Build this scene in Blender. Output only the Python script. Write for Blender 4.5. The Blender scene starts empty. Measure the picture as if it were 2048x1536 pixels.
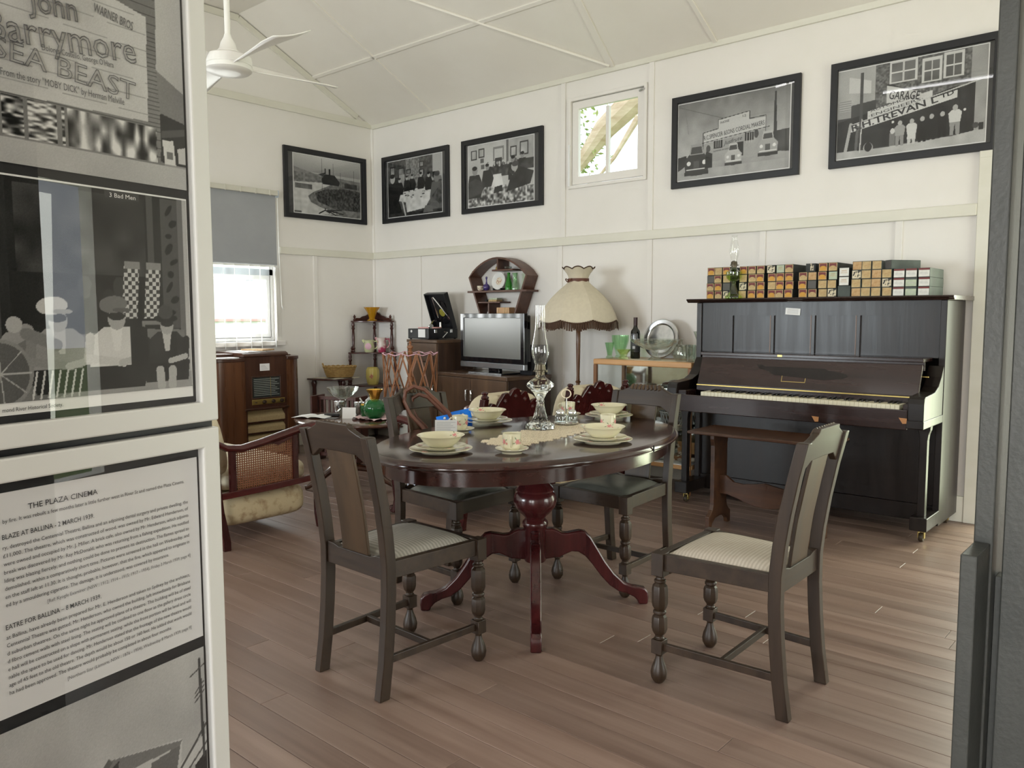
import bpy, bmesh, math, random
import numpy as np
from mathutils import Matrix, Vector
random.seed(7)
PI = math.pi
sc = bpy.context.scene
COL = sc.collection

# ---------------------------------------------------------------- camera
CAMZ = 1.285
yaw, pitch, roll = math.radians(41.246), math.radians(4.961), math.radians(-0.137)
fw = Vector((-math.sin(yaw)*math.cos(pitch), math.cos(yaw)*math.cos(pitch), -math.sin(pitch)))
rt = Vector((math.cos(yaw), math.sin(yaw), 0)); up = rt.cross(fw)
rt, up = rt*math.cos(roll)+up*math.sin(roll), up*math.cos(roll)-rt*math.sin(roll)
cam = bpy.data.cameras.new('camera'); cam.sensor_width = 36; cam.lens = 1600/2048*36; cam.clip_start = .05; cam.clip_end = 200
camo = bpy.data.objects.new('camera', cam); COL.objects.link(camo)
camo.matrix_world = Matrix(((rt.x, up.x, -fw.x, 0), (rt.y, up.y, -fw.y, 0), (rt.z, up.z, -fw.z, CAMZ), (0, 0, 0, 1)))
sc.camera = camo

# ---------------------------------------------------------------- world, daylight, exposure
w = bpy.data.worlds.new('sky'); sc.world = w; w.use_nodes = True
bg = w.node_tree.nodes['Background']; bg.inputs[0].default_value = (0.86, 0.93, 1.0, 1); bg.inputs[1].default_value = 3.2
sc.view_settings.view_transform = 'Standard'; sc.view_settings.look = 'None'
sc.view_settings.exposure = -0.06; sc.view_settings.gamma = 1.0; sc.view_settings.use_curve_mapping = False
sc.cycles.max_bounces = 8; sc.cycles.diffuse_bounces = 4; sc.cycles.glossy_bounces = 3
sc.cycles.transmission_bounces = 8; sc.cycles.transparent_max_bounces = 16
sc.cycles.caustics_reflective = False; sc.cycles.caustics_refractive = False
sc.cycles.sample_clamp_indirect = 6.0; sc.cycles.use_denoising = True
sc.cycles.use_adaptive_sampling = True; sc.cycles.adaptive_threshold = .04; sc.cycles.time_limit = 1000; sc.cycles.adaptive_min_samples = 12

def area(name, loc, target, sx, sy, power, color):
    l = bpy.data.lights.new(name, 'AREA'); l.shape = 'RECTANGLE'; l.size = sx; l.size_y = sy; l.energy = power; l.color = color
    o = bpy.data.objects.new(name, l); COL.objects.link(o); o.location = loc
    o.rotation_euler = (Vector(target)-Vector(loc)).to_track_quat('-Z', 'Y').to_euler(); return o
# daylight entering through the room's openings (all of them are holes in the walls built below)
area('daylight_left_window', (-7.05, 3.35, 1.45), (-3, 3.3, 1.0), 1.8, .75, 60, (1, .98, .96))
area('daylight_back_window', (-5.3, -3.75, 1.45), (-4.6, 5, 1.35), 1.9, 1.3, 205, (.86, .95, 1))
area('daylight_back_door', (0.3, -3.75, 1.35), (-2.5, 3, 1.3), 2.6, 2.3, 215, (1, .975, .94))
area('daylight_right_door', (3.05, 3.6, 1.2), (-2, 4.1, 1.0), 1.9, 2.1, 95, (.97, 1, .88))
area('daylight_piano_door', (-.52, 5.85, 1.1), (-.9, 0, .9), .84, 2.1, 45, (.93, 1, .72))

# ---------------------------------------------------------------- materials
MATS = {}
def nd(nt, t, **kw):
    n = nt.nodes.new(t)
    for k, v in kw.items():
        if k.startswith('i_'): n.inputs[k[2:].replace('_', ' ')].default_value = v
        else: setattr(n, k, v)
    return n
def c4(c): return (c[0], c[1], c[2], 1)
def mat(name, col, rough=.5, metal=0, spec=.5, c2=None, scale=(6, 6, 6), detail=4, lo=.35, hi=.65, bump=0, bscale=None, coat=0, croughness=.1, trans=0, ior=1.45, sheen=0, rnd=0, emis=None, alpha=1, stripes=None, sss=0, rvar=0):
    if name in MATS: return MATS[name]
    m = bpy.data.materials.new(name); m.use_nodes = True; nt = m.node_tree; b = nt.nodes['Principled BSDF']
    L = nt.links.new
    b.inputs['Roughness'].default_value = rough; b.inputs['Metallic'].default_value = metal
    b.inputs['Specular IOR Level'].default_value = spec; b.inputs['IOR'].default_value = ior
    b.inputs['Coat Weight'].default_value = coat; b.inputs['Coat Roughness'].default_value = croughness
    b.inputs['Transmission Weight'].default_value = trans; b.inputs['Sheen Weight'].default_value = sheen
    b.inputs['Alpha'].default_value = alpha
    b.inputs['Base Color'].default_value = c4(col)
    if emis: b.inputs['Emission Color'].default_value = c4(emis[0]); b.inputs['Emission Strength'].default_value = emis[1]
    out = None; nz = None
    if c2 is not None or bump or rvar:
        tc = nd(nt, 'ShaderNodeTexCoord'); mp = nd(nt, 'ShaderNodeMapping'); mp.inputs['Scale'].default_value = scale
        L(tc.outputs['Object'], mp.inputs['Vector'])
        if rnd:
            oi0 = nd(nt, 'ShaderNodeObjectInfo'); ml = nd(nt, 'ShaderNodeMath', operation='MULTIPLY'); ml.inputs[1].default_value = 37
            L(oi0.outputs['Random'], ml.inputs[0]); L(ml.outputs[0], mp.inputs['Location'])
        nz = nd(nt, 'ShaderNodeTexNoise'); nz.inputs['Scale'].default_value = 1; nz.inputs['Detail'].default_value = detail; nz.inputs['Roughness'].default_value = .6
        L(mp.outputs['Vector'], nz.inputs['Vector'])
    if c2 is not None:
        rp = nd(nt, 'ShaderNodeValToRGB'); rp.color_ramp.elements[0].position = lo; rp.color_ramp.elements[1].position = hi
        rp.color_ramp.elements[0].color = c4(col); rp.color_ramp.elements[1].color = c4(c2)
        L(nz.outputs['Fac'], rp.inputs['Fac']); out = rp.outputs['Color']
    if stripes:
        ax, freq, sc2, amt = stripes
        tc2 = nd(nt, 'ShaderNodeTexCoord'); wv = nd(nt, 'ShaderNodeTexWave', bands_direction=ax); wv.inputs['Scale'].default_value = freq
        wv.inputs['Distortion'].default_value = .6; wv.inputs['Detail'].default_value = 2
        L(tc2.outputs['Object'], wv.inputs['Vector'])
        mx = nd(nt, 'ShaderNodeMix', data_type='RGBA'); mu = nd(nt, 'ShaderNodeMath', operation='MULTIPLY'); mu.inputs[1].default_value = amt
        L(wv.outputs['Fac'], mu.inputs[0]); L(mu.outputs[0], mx.inputs[0])
        if out: L(out, mx.inputs[6])
        else: mx.inputs[6].default_value = c4(col)
        mx.inputs[7].default_value = c4(sc2); out = mx.outputs[2]
    if rnd and out:
        oi = nd(nt, 'ShaderNodeObjectInfo'); hs = nd(nt, 'ShaderNodeHueSaturation')
        mr = nd(nt, 'ShaderNodeMapRange'); mr.inputs[3].default_value = 1-rnd; mr.inputs[4].default_value = 1+rnd
        L(oi.outputs['Random'], mr.inputs[0]); L(mr.outputs[0], hs.inputs['Value']); L(out, hs.inputs['Color']); out = hs.outputs['Color']
    if out: L(out, b.inputs['Base Color'])
    if rvar:
        mr2 = nd(nt, 'ShaderNodeMapRange'); mr2.inputs[3].default_value = max(0, rough-rvar); mr2.inputs[4].default_value = rough+rvar
        L(nz.outputs['Fac'], mr2.inputs[0]); L(mr2.outputs[0], b.inputs['Roughness'])
    if bump:
        src = nz.outputs['Fac']
        if bscale:
            n2 = nd(nt, 'ShaderNodeTexNoise'); n2.inputs['Scale'].default_value = bscale; n2.inputs['Detail'].default_value = 3
            tc3 = nd(nt, 'ShaderNodeTexCoord'); L(tc3.outputs['Object'], n2.inputs['Vector']); src = n2.outputs['Fac']
        bp = nd(nt, 'ShaderNodeBump'); bp.inputs['Strength'].default_value = bump; bp.inputs['Distance'].default_value = .01
        L(src, bp.inputs['Height']); L(bp.outputs['Normal'], b.inputs['Normal'])
    MATS[name] = m; return m
def thin_glass(name, tint=(1, 1, 1), ior=1.45, rough=0.0, gl=(1, 1, 1)):
    if name in MATS: return MATS[name]
    m = bpy.data.materials.new(name); m.use_nodes = True; nt = m.node_tree; nt.nodes.clear(); L = nt.links.new
    o = nd(nt, 'ShaderNodeOutputMaterial'); t = nd(nt, 'ShaderNodeBsdfTransparent'); t.inputs[0].default_value = c4(tint)
    g = nd(nt, 'ShaderNodeBsdfGlossy'); g.inputs['Roughness'].default_value = rough; g.inputs['Color'].default_value = c4(gl)
    lw = nd(nt, 'ShaderNodeLayerWeight'); pw = nd(nt, 'ShaderNodeMath', operation='POWER'); pw.inputs[1].default_value = 4.0 if ior < 1.6 else 3.0
    f = nd(nt, 'ShaderNodeMath', operation='MULTIPLY_ADD'); f0 = ((ior-1)/(ior+1))**2; f.inputs[1].default_value = .75; f.inputs[2].default_value = f0
    L(lw.outputs['Facing'], pw.inputs[0]); L(pw.outputs[0], f.inputs[0]); x = nd(nt, 'ShaderNodeMixShader')
    L(f.outputs[0], x.inputs[0]); L(t.outputs[0], x.inputs[1]); L(g.outputs[0], x.inputs[2]); L(x.outputs[0], o.inputs[0])
    MATS[name] = m; return m
def wood(name, a, b, axis='z', rough=.4, coat=0, fine=1.0, rnd=0, bump=.05, lo=.3, hi=.7, rvar=.08):
    s = {'x': (1.2, 22, 22), 'y': (22, 1.2, 22), 'z': (22, 22, 1.2)}[axis]
    return mat(name, a, rough, c2=b, scale=tuple(v*fine for v in s), detail=7, lo=lo, hi=hi, bump=bump, coat=coat, rnd=rnd, rvar=rvar)
def attr_mat(name, rough=.5):
    if name in MATS: return MATS[name]
    m = bpy.data.materials.new(name); m.use_nodes = True; nt = m.node_tree; b = nt.nodes['Principled BSDF']
    a = nd(nt, 'ShaderNodeAttribute', attribute_name='Col'); nt.links.new(a.outputs['Color'], b.inputs['Base Color'])
    b.inputs['Roughness'].default_value = rough; b.inputs['Specular IOR Level'].default_value = .2; MATS[name] = m; return m

# ---------------------------------------------------------------- mesh builder
class MB:
    def __init__(s): s.v = []; s.f = []
    def add(s, vs, fs, m=None):
        o = len(s.v)
        if m is not None: vs = [tuple(m @ Vector(p)) for p in vs]
        s.v += [tuple(p) for p in vs]; s.f += [tuple(i+o for i in f) for f in fs]; return s
    def box(s, x0, x1, y0, y1, z0, z1, m=None):
        v = [(x, y, z) for x in (x0, x1) for y in (y0, y1) for z in (z0, z1)]
        return s.add(v, [(0, 1, 3, 2), (4, 6, 7, 5), (0, 4, 5, 1), (2, 3, 7, 6), (0, 2, 6, 4), (1, 5, 7, 3)], m)
    def cbox(s, c, d, m=None):
        return s.box(c[0]-d[0]/2, c[0]+d[0]/2, c[1]-d[1]/2, c[1]+d[1]/2, c[2]-d[2]/2, c[2]+d[2]/2, m)
    def loft(s, rings, cap=True, closed=False, m=None):
        n = len(rings[0]); v = [p for r in rings for p in r]; f = []; k = len(rings)
        for i in range(k if closed else k-1):
            a = i*n; b = ((i+1) % k)*n
            for j in range(n): f.append((a+j, a+(j+1) % n, b+(j+1) % n, b+j))
        if cap and not closed: f.append(tuple(range(n-1, -1, -1))); f.append(tuple((k-1)*n+j for j in range(n)))
        return s.add(v, f, m)
    def lathe(s, prof, n=24, c=(0, 0, 0), m=None, ph=0, fn=None, cap=True):
        rings = []
        for r, z in prof:
            rg = []
            for j in range(n):
                a = 2*PI*j/n+ph; q = r*(fn(a, z) if fn else 1)
                rg.append((c[0]+q*math.cos(a), c[1]+q*math.sin(a), c[2]+z))
            rings.append(rg)
        return s.loft(rings, cap, False, m)
    def tube(s, path, r, n=8, closed=False, cap=True, sx=1, m=None, upv=None):
        P = [Vector(p) for p in path]; k = len(P); rings = []
        rr = r if isinstance(r, (list, tuple)) else [r]*k
        last = None
        for i in range(k):
            if closed: t = P[(i+1) % k]-P[i-1]
            else: t = P[min(i+1, k-1)]-P[max(i-1, 0)]
            t.normalize()
            if last is None:
                u = Vector(upv) if upv else (Vector((0, 0, 1)) if abs(t.z) < .9 else Vector((0, 1, 0)))
            else: u = last
            u = (u-t*u.dot(t)).normalized(); last = u; b = t.cross(u)
            rings.append([tuple(P[i]+u*(rr[i]*math.cos(2*PI*j/n))+b*(rr[i]*sx*math.sin(2*PI*j/n))) for j in range(n)])
        return s.loft(rings, cap, closed, m)
    def bar(s, a, b, w, h, upv=(0, 0, 1)):
        a = Vector(a); b = Vector(b); t = (b-a).normalized(); u = Vector(upv); u = (u-t*u.dot(t)).normalized(); x = t.cross(u)
        R = lambda p: [tuple(p+x*i*w/2+u*j*h/2) for i, j in ((-1, -1), (1, -1), (1, 1), (-1, 1))]
        return s.loft([R(a), R(b)])
    def prism(s, poly, axis, d0, d1, m=None):
        f = {'x': lambda a, b, d: (d, a, b), 'y': lambda a, b, d: (a, d, b), 'z': lambda a, b, d: (a, b, d)}[axis]
        return s.loft([[f(a, b, d0) for a, b in poly], [f(a, b, d1) for a, b in poly]], True, False, m)
    def grid(s, fn, nu, nv, m=None, cu=False):
        v = [fn(i/nu, j/nv) for i in range(nu+(0 if cu else 1)) for j in range(nv+1)]; f = []; k = nv+1; mu = nu if cu else nu+1
        for i in range(nu):
            for j in range(nv):
                a = i*k+j; b = ((i+1) % mu)*k+j; f.append((a, b, b+1, a+1))
        return s.add(v, f, m)
    def frame(s, axis, u0, u1, v0, v1, w, d0, d1, w2=None):
        f = {'x': lambda a, b, d: (d, a, b), 'y': lambda a, b, d: (a, d, b), 'z': lambda a, b, d: (a, b, d)}[axis]; w2 = w if w2 is None else w2
        o = [(u0, v0), (u1, v0), (u1, v1), (u0, v1)]; i = [(u0+w, v0+w2), (u1-w, v0+w2), (u1-w, v1-w2), (u0+w, v1-w2)]
        return s.loft([[f(*o[k], d0), f(*i[k], d0), f(*i[k], d1), f(*o[k], d1)] for k in range(4)], False, True)
    def disc(s, c, r, n=16, m=None, sy=1):
        return s.add([(c[0]+r*math.cos(2*PI*j/n), c[1]+r*sy*math.sin(2*PI*j/n), c[2]) for j in range(n)], [tuple(range(n))], m)
    def mesh(s, name, smooth=35, fix=True):
        me = bpy.data.meshes.new(name); me.from_pydata(s.v, [], s.f)
        if fix:
            bm = bmesh.new(); bm.from_mesh(me); bmesh.ops.recalc_face_normals(bm, faces=bm.faces); bm.to_mesh(me); bm.free()
        if smooth:
            me.polygons.foreach_set('use_smooth', [True]*len(me.polygons)); me.set_sharp_from_angle(angle=math.radians(smooth))
        me.update(); return me
def obj(name, mb, m, parent=None, smooth=35, bevel=0, seg=2, loc=None, rot=None, world=False, fix=True, label=None, kind=None):
    me = mb.mesh(name, smooth, fix) if isinstance(mb, MB) else mb
    if m is not None and not me.materials: me.materials.append(MATS[m] if isinstance(m, str) else m)
    o = bpy.data.objects.new(name, me); COL.objects.link(o)
    if parent: o.parent = parent
    if world and parent: o.matrix_parent_inverse = parent.matrix_world.inverted() if False else Matrix.Translation(-root_loc(parent))
    if loc: o.location = loc
    if rot: o.rotation_euler = rot
    if bevel:
        b = o.modifiers.new('bevel', 'BEVEL'); b.width = bevel; b.segments = seg; b.limit_method = 'ANGLE'; b.angle_limit = math.radians(40)
    if label: o['label'] = label
    if kind: o['kind'] = kind
    return o
def root_loc(p):
    v = Vector((0, 0, 0))
    while p is not None:
        v += p.location; p = p.parent
    return v
def tag(o, label, cat, group=None):
    o['label'] = label; o['category'] = cat
    if group: o['group'] = group
    return o
def thing(name, label, cat, loc=(0, 0, 0), rz=0, group=None):
    o = bpy.data.objects.new(name, None); COL.objects.link(o); o.location = loc; o.rotation_euler = (0, 0, rz); o.empty_display_size = .05
    return tag(o, label, cat, group)
def struct(name, mb, m, **k):
    o = obj(name, mb, m, **k); o['kind'] = 'structure'; return o
def copy_tree(o, parent=None):
    c = o.copy(); COL.objects.link(c); c.parent = parent
    for ch in o.children: copy_tree(ch, c)
    return c
def rect_mesh(w, h):   # plane in xz facing -y
    return MB().add([(-w/2, 0, -h/2), (w/2, 0, -h/2), (w/2, 0, h/2), (-w/2, 0, h/2)], [(0, 1, 2, 3)])
def text_mesh(body, size, align='LEFT', outline=0, shear=0, space=1.0, lines=1.0, res=3, bold=0):
    cu = bpy.data.curves.new('lettering', 'FONT'); cu.body = body; cu.size = size; cu.align_x = align; cu.shear = shear
    cu.space_character = space; cu.space_line = lines; cu.resolution_u = res; cu.offset = bold
    if outline: cu.fill_mode = 'NONE'; cu.bevel_depth = outline; cu.bevel_resolution = 0
    else: cu.fill_mode = 'FRONT'
    o = bpy.data.objects.new('tmp', cu); COL.objects.link(o)
    dg = bpy.context.evaluated_depsgraph_get(); dg.update()
    me = bpy.data.meshes.new_from_object(o.evaluated_get(dg)); me.name = 'lettering'
    bpy.data.objects.remove(o); bpy.data.curves.remove(cu); me.materials.clear(); return me
def text_width(me): 
    xs = [v.co.x for v in me.vertices]; return (max(xs)-min(xs)) if xs else 0
# ================================================================ ROOM
XL, YB, XR, YF, ZC, ZT, YS = -6.76, 5.49, 2.75, -3.45, 3.22, 3.96, 3.98
mat('wall paint', (.80, .77, .735), .55, c2=(.765, .735, .69), scale=(1.2, 1.2, 1.2), bump=.03, bscale=60)
mat('trim paint', (.72, .70, .62), .42, c2=(.68, .66, .57), scale=(2, 2, 6), bump=.05, bscale=25)
mat('ceiling paint', (.82, .785, .72), .6, c2=(.79, .75, .68), scale=(1.5, 1.5, 1.5), bump=.03, bscale=40)
def holed(u0, u1, z0, z1, holes, f):
    us = sorted({u0, u1, *[h[0] for h in holes], *[h[1] for h in holes]}); zs = sorted({z0, z1, *[h[2] for h in holes], *[h[3] for h in holes]})
    for a, b in zip(us, us[1:]):
        run = None
        for c, d in zip(zs, zs[1:]):
            um, zm = (a+b)/2, (c+d)/2
            if any(h[0] < um < h[1] and h[2] < zm < h[3] for h in holes): 
                if run: f(a, b, *run)
                run = None; continue
            run = (run[0], d) if run else (c, d)
        if run: f(a, b, *run)
CW = (-4.165, -3.405, 2.335, 3.075)       # clerestory opening
mb = MB(); holed(XL-.14, XR+.14, -.06, ZC+.08, [CW, (-.98, -.12, -.06, 2.2)], lambda a, b, c, d: mb.box(a, b, YB, YB+.13, c, d))
wall_back = struct('wall_back', mb, 'wall paint', smooth=0)
LW = (2.45, 4.29, 1.04, 2.40)
mb = MB(); holed(YF, YB, -.06, ZC, [LW], lambda a, b, c, d: mb.box(XL-.14, XL, a, b, c, d))
mb.prism([(YF, ZC), (YB, ZC), (YB, ZC+.04), (YS, ZT+.04), (YF+1.51, ZT+.04), (YF, ZC+.04)], 'x', XL-.14, XL)
wall_left = struct('wall_left', mb, 'wall paint', smooth=0)
mb = MB(); holed(XL, XR, -.06, ZC+.08, [(-6.3, -4.3, .75, 2.15), (-1.0, 1.6, 0.02, 2.45)], lambda a, b, c, d: mb.box(a, b, YF-.13, YF, c, d))
struct('wall_front', mb, 'wall paint', smooth=0)
mb = MB(); holed(YF, YB, -.06, ZC, [(2.6, 4.6, .02, 2.3)], lambda a, b, c, d: mb.box(XR, XR+.13, a, b, c, d))
mb.prism([(YF, ZC), (YB, ZC), (YB, ZC+.04), (YS, ZT+.04), (YF+1.51, ZT+.04), (YF, ZC+.04)], 'x', XR, XR+.13)
struct('wall_right', mb, 'wall paint', smooth=0)
# ceiling: raked lining along both long walls, flat in the middle
def slz(y): return ZC+.02+(YB-y)*(ZT-ZC)/(YB-YS)
mb = MB()
mb.prism([(YB+.1, ZC+.02-.05), (YB+.1, ZC+.1), (YS, ZT+.1), (YF+1.51, ZT+.1), (YF-.1, ZC+.1), (YF-.1, ZC-.03), (YF+1.51, ZT+.02), (YS, ZT+.02)], 'x', XL-.1, XR+.1)
ceiling = struct('ceiling', mb, 'ceiling paint', smooth=0)
def rake_strip(x0, y0, x1, y1, wd, th, name='batten', m='ceiling paint'):
    a = Vector((x0, y0, slz(y0)-th/2+.001)); b = Vector((x1, y1, slz(y1)-th/2+.001)); n = Vector((0, -(ZT-ZC), -(YB-YS))).normalized()
    return obj(name, MB().bar(a, b, wd, th, n), m, ceiling, smooth=0, bevel=.003)
for xb in (-5.83, -2.83, -1.3): rake_strip(xb, YS, xb, YB-.02, .035, .014)
rake_strip(XL+.02, 4.763, XR, 4.763, .035, .014)
rake_strip(-3.45, YS+.1, -3.73, YB-.03, .06, .012)  # added strip standing in for a soft shading crease in the lining
obj('electrical_conduit', MB().tube([(-5.3, 4.06, slz(4.06)-.012), (-4.39, 4.87, slz(4.87)-.012), (-3.735, 5.44, slz(5.44)-.012)], .012, 8), 'ceiling paint', ceiling)
for yb in (2.8, 1.6, .4): obj('batten', MB().box(XL, XR, yb-.02, yb+.02, ZT+.008, ZT+.022), 'ceiling paint', ceiling, smooth=0)
# cornices and picture rails
struct('trim_1', MB().prism([(YB, ZC-.005), (YB-.022, ZC-.005), (YB-.03, ZC+.045), (YB, ZC+.06)], 'x', XL, XR), 'trim paint', smooth=0)
struct('trim_2', MB().box(XL, XL+.022, YF, YB, ZC, ZC+.065), 'trim paint', smooth=0, bevel=.004)
struct('trim_3', MB().box(XL, -1.105, YB-.028, YB, 1.868, 1.94), 'trim paint', smooth=0, bevel=.006)
mb = MB(); mb.box(XL, XL+.028, 4.335, YB-.01, 1.868, 1.935); struct('trim_4', mb, 'trim paint', smooth=0, bevel=.006)
mb = MB(); a = Vector((XL+.011, YB-.2, slz(YB-.2)-.03)); b = Vector((XL+.011, YS, ZT-.02)); mb.bar(a, b, .02, .05, (0, .5, 1)); mb.box(XL, XL+.02, YF+1.5, YS, ZT-.045, ZT+.01)
struct('trim_5', mb, 'trim paint', smooth=0)
struct('trim_6', MB().tube([(XL+.006, YB-.006, 0), (XL+.006, YB-.006, ZC)], .016, 8), 'wall paint')
for xb in (-6.015, -4.232, -3.345, -2.42, -1.518): obj('batten', MB().box(xb-.045, xb, YB-.012, YB+.001, .16, 1.869), 'wall paint', wall_back, smooth=0, bevel=.002)
for xb in (-4.223, -3.367): obj('batten', MB().box(xb-.022, xb+.022, YB-.014, YB+.001, 1.94, ZC), 'wall paint', wall_back, smooth=0, bevel=.002)
obj('batten', MB().box(XL-.001, XL+.012, 4.72, 4.765, .16, 1.869), 'wall paint', wall_left, smooth=0, bevel=.002)
struct('baseboard_back', MB().box(XL, -1.105, YB-.02, YB, 0, .16), 'trim paint', smooth=0, bevel=.004)
struct('baseboard_left', MB().box(XL, XL+.02, YF, YB-.02, 0, .16), 'trim paint', smooth=0, bevel=.004)
# doorway right of the piano: casing and closed leaf
mb = MB(); mb.box(-1.105, -.975, YB-.024, YB, 0, 2.27); mb.box(-.125, 0, YB-.024, YB, 0, 2.27); mb.box(-1.105, 0, YB-.025, YB, 2.2, 2.28)
d1 = struct('door_1', mb, 'trim paint', smooth=0, bevel=.004)
leaf_ = obj('door_leaf', MB().box(-.10, -.06, YB+.12, YB+.94, .01, 2.19), 'trim paint', d1, smooth=0, bevel=.003)
for za, zb in ((.2, .95), (1.1, 2.05)): obj('door_panel', MB().box(-.106, -.099, YB+.25, YB+.82, za, zb), 'wall paint', leaf_, smooth=0, bevel=.004)

# floor: boards along x
mat('subfloor', (.05, .03, .025), .9)
floor = struct('floor', MB().box(XL-.14, XR+.14, YF-.14, YB+.14, -.09, -.012), 'subfloor', smooth=0)
wood('floor boards', (.165, .105, .083), (.29, .205, .17), 'x', .36, rnd=.16, fine=.8, bump=.06, lo=.25, hi=.75, rvar=.14)
bw = .104; y = -.4; row = 0; ends = [-6.75, -.2]
pm = {}
while y < YB-.001:
    y1 = min(y+bw, YB)
    cuts = [XL]; x = XL+random.uniform(.8, 3.6)
    while x < 1.6: cuts.append(x); x += random.uniform(1.9, 4.2)
    cuts.append(XR)
    for a, b in zip(cuts, cuts[1:]):
        L = b-a; mb = MB().box(0, L-.0014, 0, y1-y-.0014, -.02, 0)
        obj('floor_board', mb, 'floor boards', floor, smooth=0, bevel=.0012, seg=1, loc=(a, y, random.uniform(-.0005, 0)))
    y = y1; row += 1
o = obj('floor_boards_behind_camera', MB().box(XL, XR, YF, -.402, -.02, 0), 'floor boards', floor, smooth=0); o['kind'] = 'stuff'
mat('paper scrap', (.8, .78, .74), .7)

# ---------------- windows
mat('window frame white', (.8, .8, .8), .35); mat('aluminium grey', (.50, .54, .58), .35, metal=.3)
pane = thin_glass('window glass', (.97, .99, .985))
yw0, yw1, zw0, zw1 = LW
X0 = XL-.10; win1 = MB().frame('x', yw0, yw1, zw0, zw1, .04, X0, X0+.06)
win1 = struct('window_1', win1, 'window frame white', smooth=0, bevel=.003)
for a, b, c, d, x in ((yw0, 3.38, zw0, 1.66, 0), (3.34, yw1, zw0, 1.66, .03)):
    mb = MB().frame('x', a+.03, b-.03, c+.03, d, .042, X0+x, X0+x+.03)
    sash = obj('sash', mb, 'window frame white', win1, smooth=0, bevel=.002)
    obj('glass_pane', MB().box(X0+x+.0145, X0+x+.0155, a+.06, b-.06, c+.07, d-.04), pane, sash, smooth=0)
obj('transom', MB().box(X0, X0+.06, yw0, yw1, 1.66, 1.72), 'aluminium grey', win1, smooth=0, bevel=.003)
obj('glass_pane', MB().box(X0+.02, X0+.024, yw0+.03, yw1-.03, 1.72, zw1-.03), pane, win1, smooth=0)
obj('window_sill', MB().box(XL-.06, XL+.045, yw0-.05, yw1+.07, zw0-.045, zw0), 'wall paint', win1, smooth=0, bevel=.005)
mb = MB(); mb.box(XL, XL+.012, yw1, yw1+.045, zw0, zw1+.05); mb.box(XL, XL+.012, yw0-.045, yw0, zw0, zw1+.05); mb.box(XL, XL+.012, yw0, yw1, zw1, zw1+.05)
obj('casing', mb, 'wall paint', win1, smooth=0, bevel=.003)
obj('latch', MB().box(X0+.06, X0+.075, 4.0, 4.07, 1.60, 1.612), 'aluminium grey', win1, smooth=0)
# blinds
mat('blind fabric', (.36, .37, .385), .8, c2=(.33, .34, .355), scale=(3, 3, 3), bump=.05, bscale=300)
mat('blind rail', (.62, .60, .52), .45); mat('vane fabric', (.80, .80, .78), .7)
t = thing('roller_blind', 'grey roller blind pulled halfway down over the left wall window', 'blind', (XL+.05, 3.4, 2.43))
obj('cloth', MB().grid(lambda u, v: (XL+.045+.004*math.sin(u*7)*(1-v), 2.47+u*1.815, 1.765+v*.645), 12, 8), 'blind fabric', t, world=True, fix=False)
obj('bottom_rail', MB().box(XL+.036, XL+.052, 2.47, 4.285, 1.752, 1.77), 'blind fabric', t, world=True, smooth=0, bevel=.004)
obj('roller_tube', MB().tube([(XL+.05, 2.47, 2.425), (XL+.05, 4.29, 2.425)], .018, 12), 'blind rail', t, world=True)
obj('head_rail', MB().box(XL+.055, XL+.085, 2.46, 4.30, 2.40, 2.445), 'blind rail', t, world=True, smooth=0, bevel=.003)
for k in range(12): obj('clip', MB().box(XL+.084, XL+.09, 2.55+k*.15, 2.562+k*.15, 2.396, 2.447), 'blind rail', t, world=True, smooth=0)
obj('end_bracket', MB().box(XL+.0, XL+.088, 4.29, 4.30, 2.385, 2.447), 'aluminium grey', t, world=True, smooth=0)
obj('cord', MB().tube([(XL+.05, 4.305, 2.40), (XL+.045, 4.31, 1.9), (XL+.04, 4.33, 1.36), (XL+.04, 4.345, 1.33), (XL+.035, 4.33, 1.4), (XL+.04, 4.315, 2.0)], .0025, 5), 'vane fabric', t, world=True)
t = thing('vertical_blind', 'white vertical blind with thin open vanes below the grey roller blind', 'blind', (XL+.03, 3.4, 1.75))
dv = Vector((-.88, .475, 0)).normalized()
for k in range(14):
    yy = 2.55+k*.129+.01*math.sin(k*3); c = Vector((XL+.068, yy, 0)); a = c-dv*.04; b = c+dv*.04
    mb = MB().loft([[(a.x, a.y, z), (b.x, b.y, z), (b.x+.001, b.y+.002, z), (a.x+.001, a.y+.002, z)] for z in (.975+.008*math.sin(k*5), 1.746)])
    obj('vane', mb, 'vane fabric', t, world=True, smooth=0)
obj('track', MB().box(XL+.056, XL+.08, 2.47, 4.285, 1.735, 1.749), 'vane fabric', t, world=True, smooth=0)

# clerestory in the piano wall
a, b, c, d = CW
mb = MB().frame('y', a, b, c, d, .025, YB-.02, YB+.11)
win2 = struct('window_2', mb, 'wall paint', smooth=0, bevel=.003)
mb = MB().frame('y', a+.03, b-.03, c+.035, d-.03, .062, YB+.0, YB+.035)
sash = obj('sash', mb, 'wall paint', win2, smooth=0, bevel=.003)
obj('muntin', MB().box(-3.80, -3.77, YB+.002, YB+.033, c+.08, d-.11), 'wall paint', sash, smooth=0, bevel=.003)
for e in ((a+.09, -3.798), (-3.772, b-.09)): obj('glass_pane', MB().box(e[0], e[1], YB+.016, YB+.02, c+.08, d-.11), pane, sash, smooth=0)
mat('steel', (.62, .62, .62), .3, metal=1)
obj('catch', MB().tube([(b-.07, YB-.012, d-.055), (b-.04, YB-.02, d-.045), (b-.015, YB-.02, d-.05)], .008, 6), 'steel', sash)
obj('stay', MB().box(a+.005, a+.022, YB-.03, YB-.01, c+.02, c+.36), 'window frame white', sash, smooth=0, bevel=.002)

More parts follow.
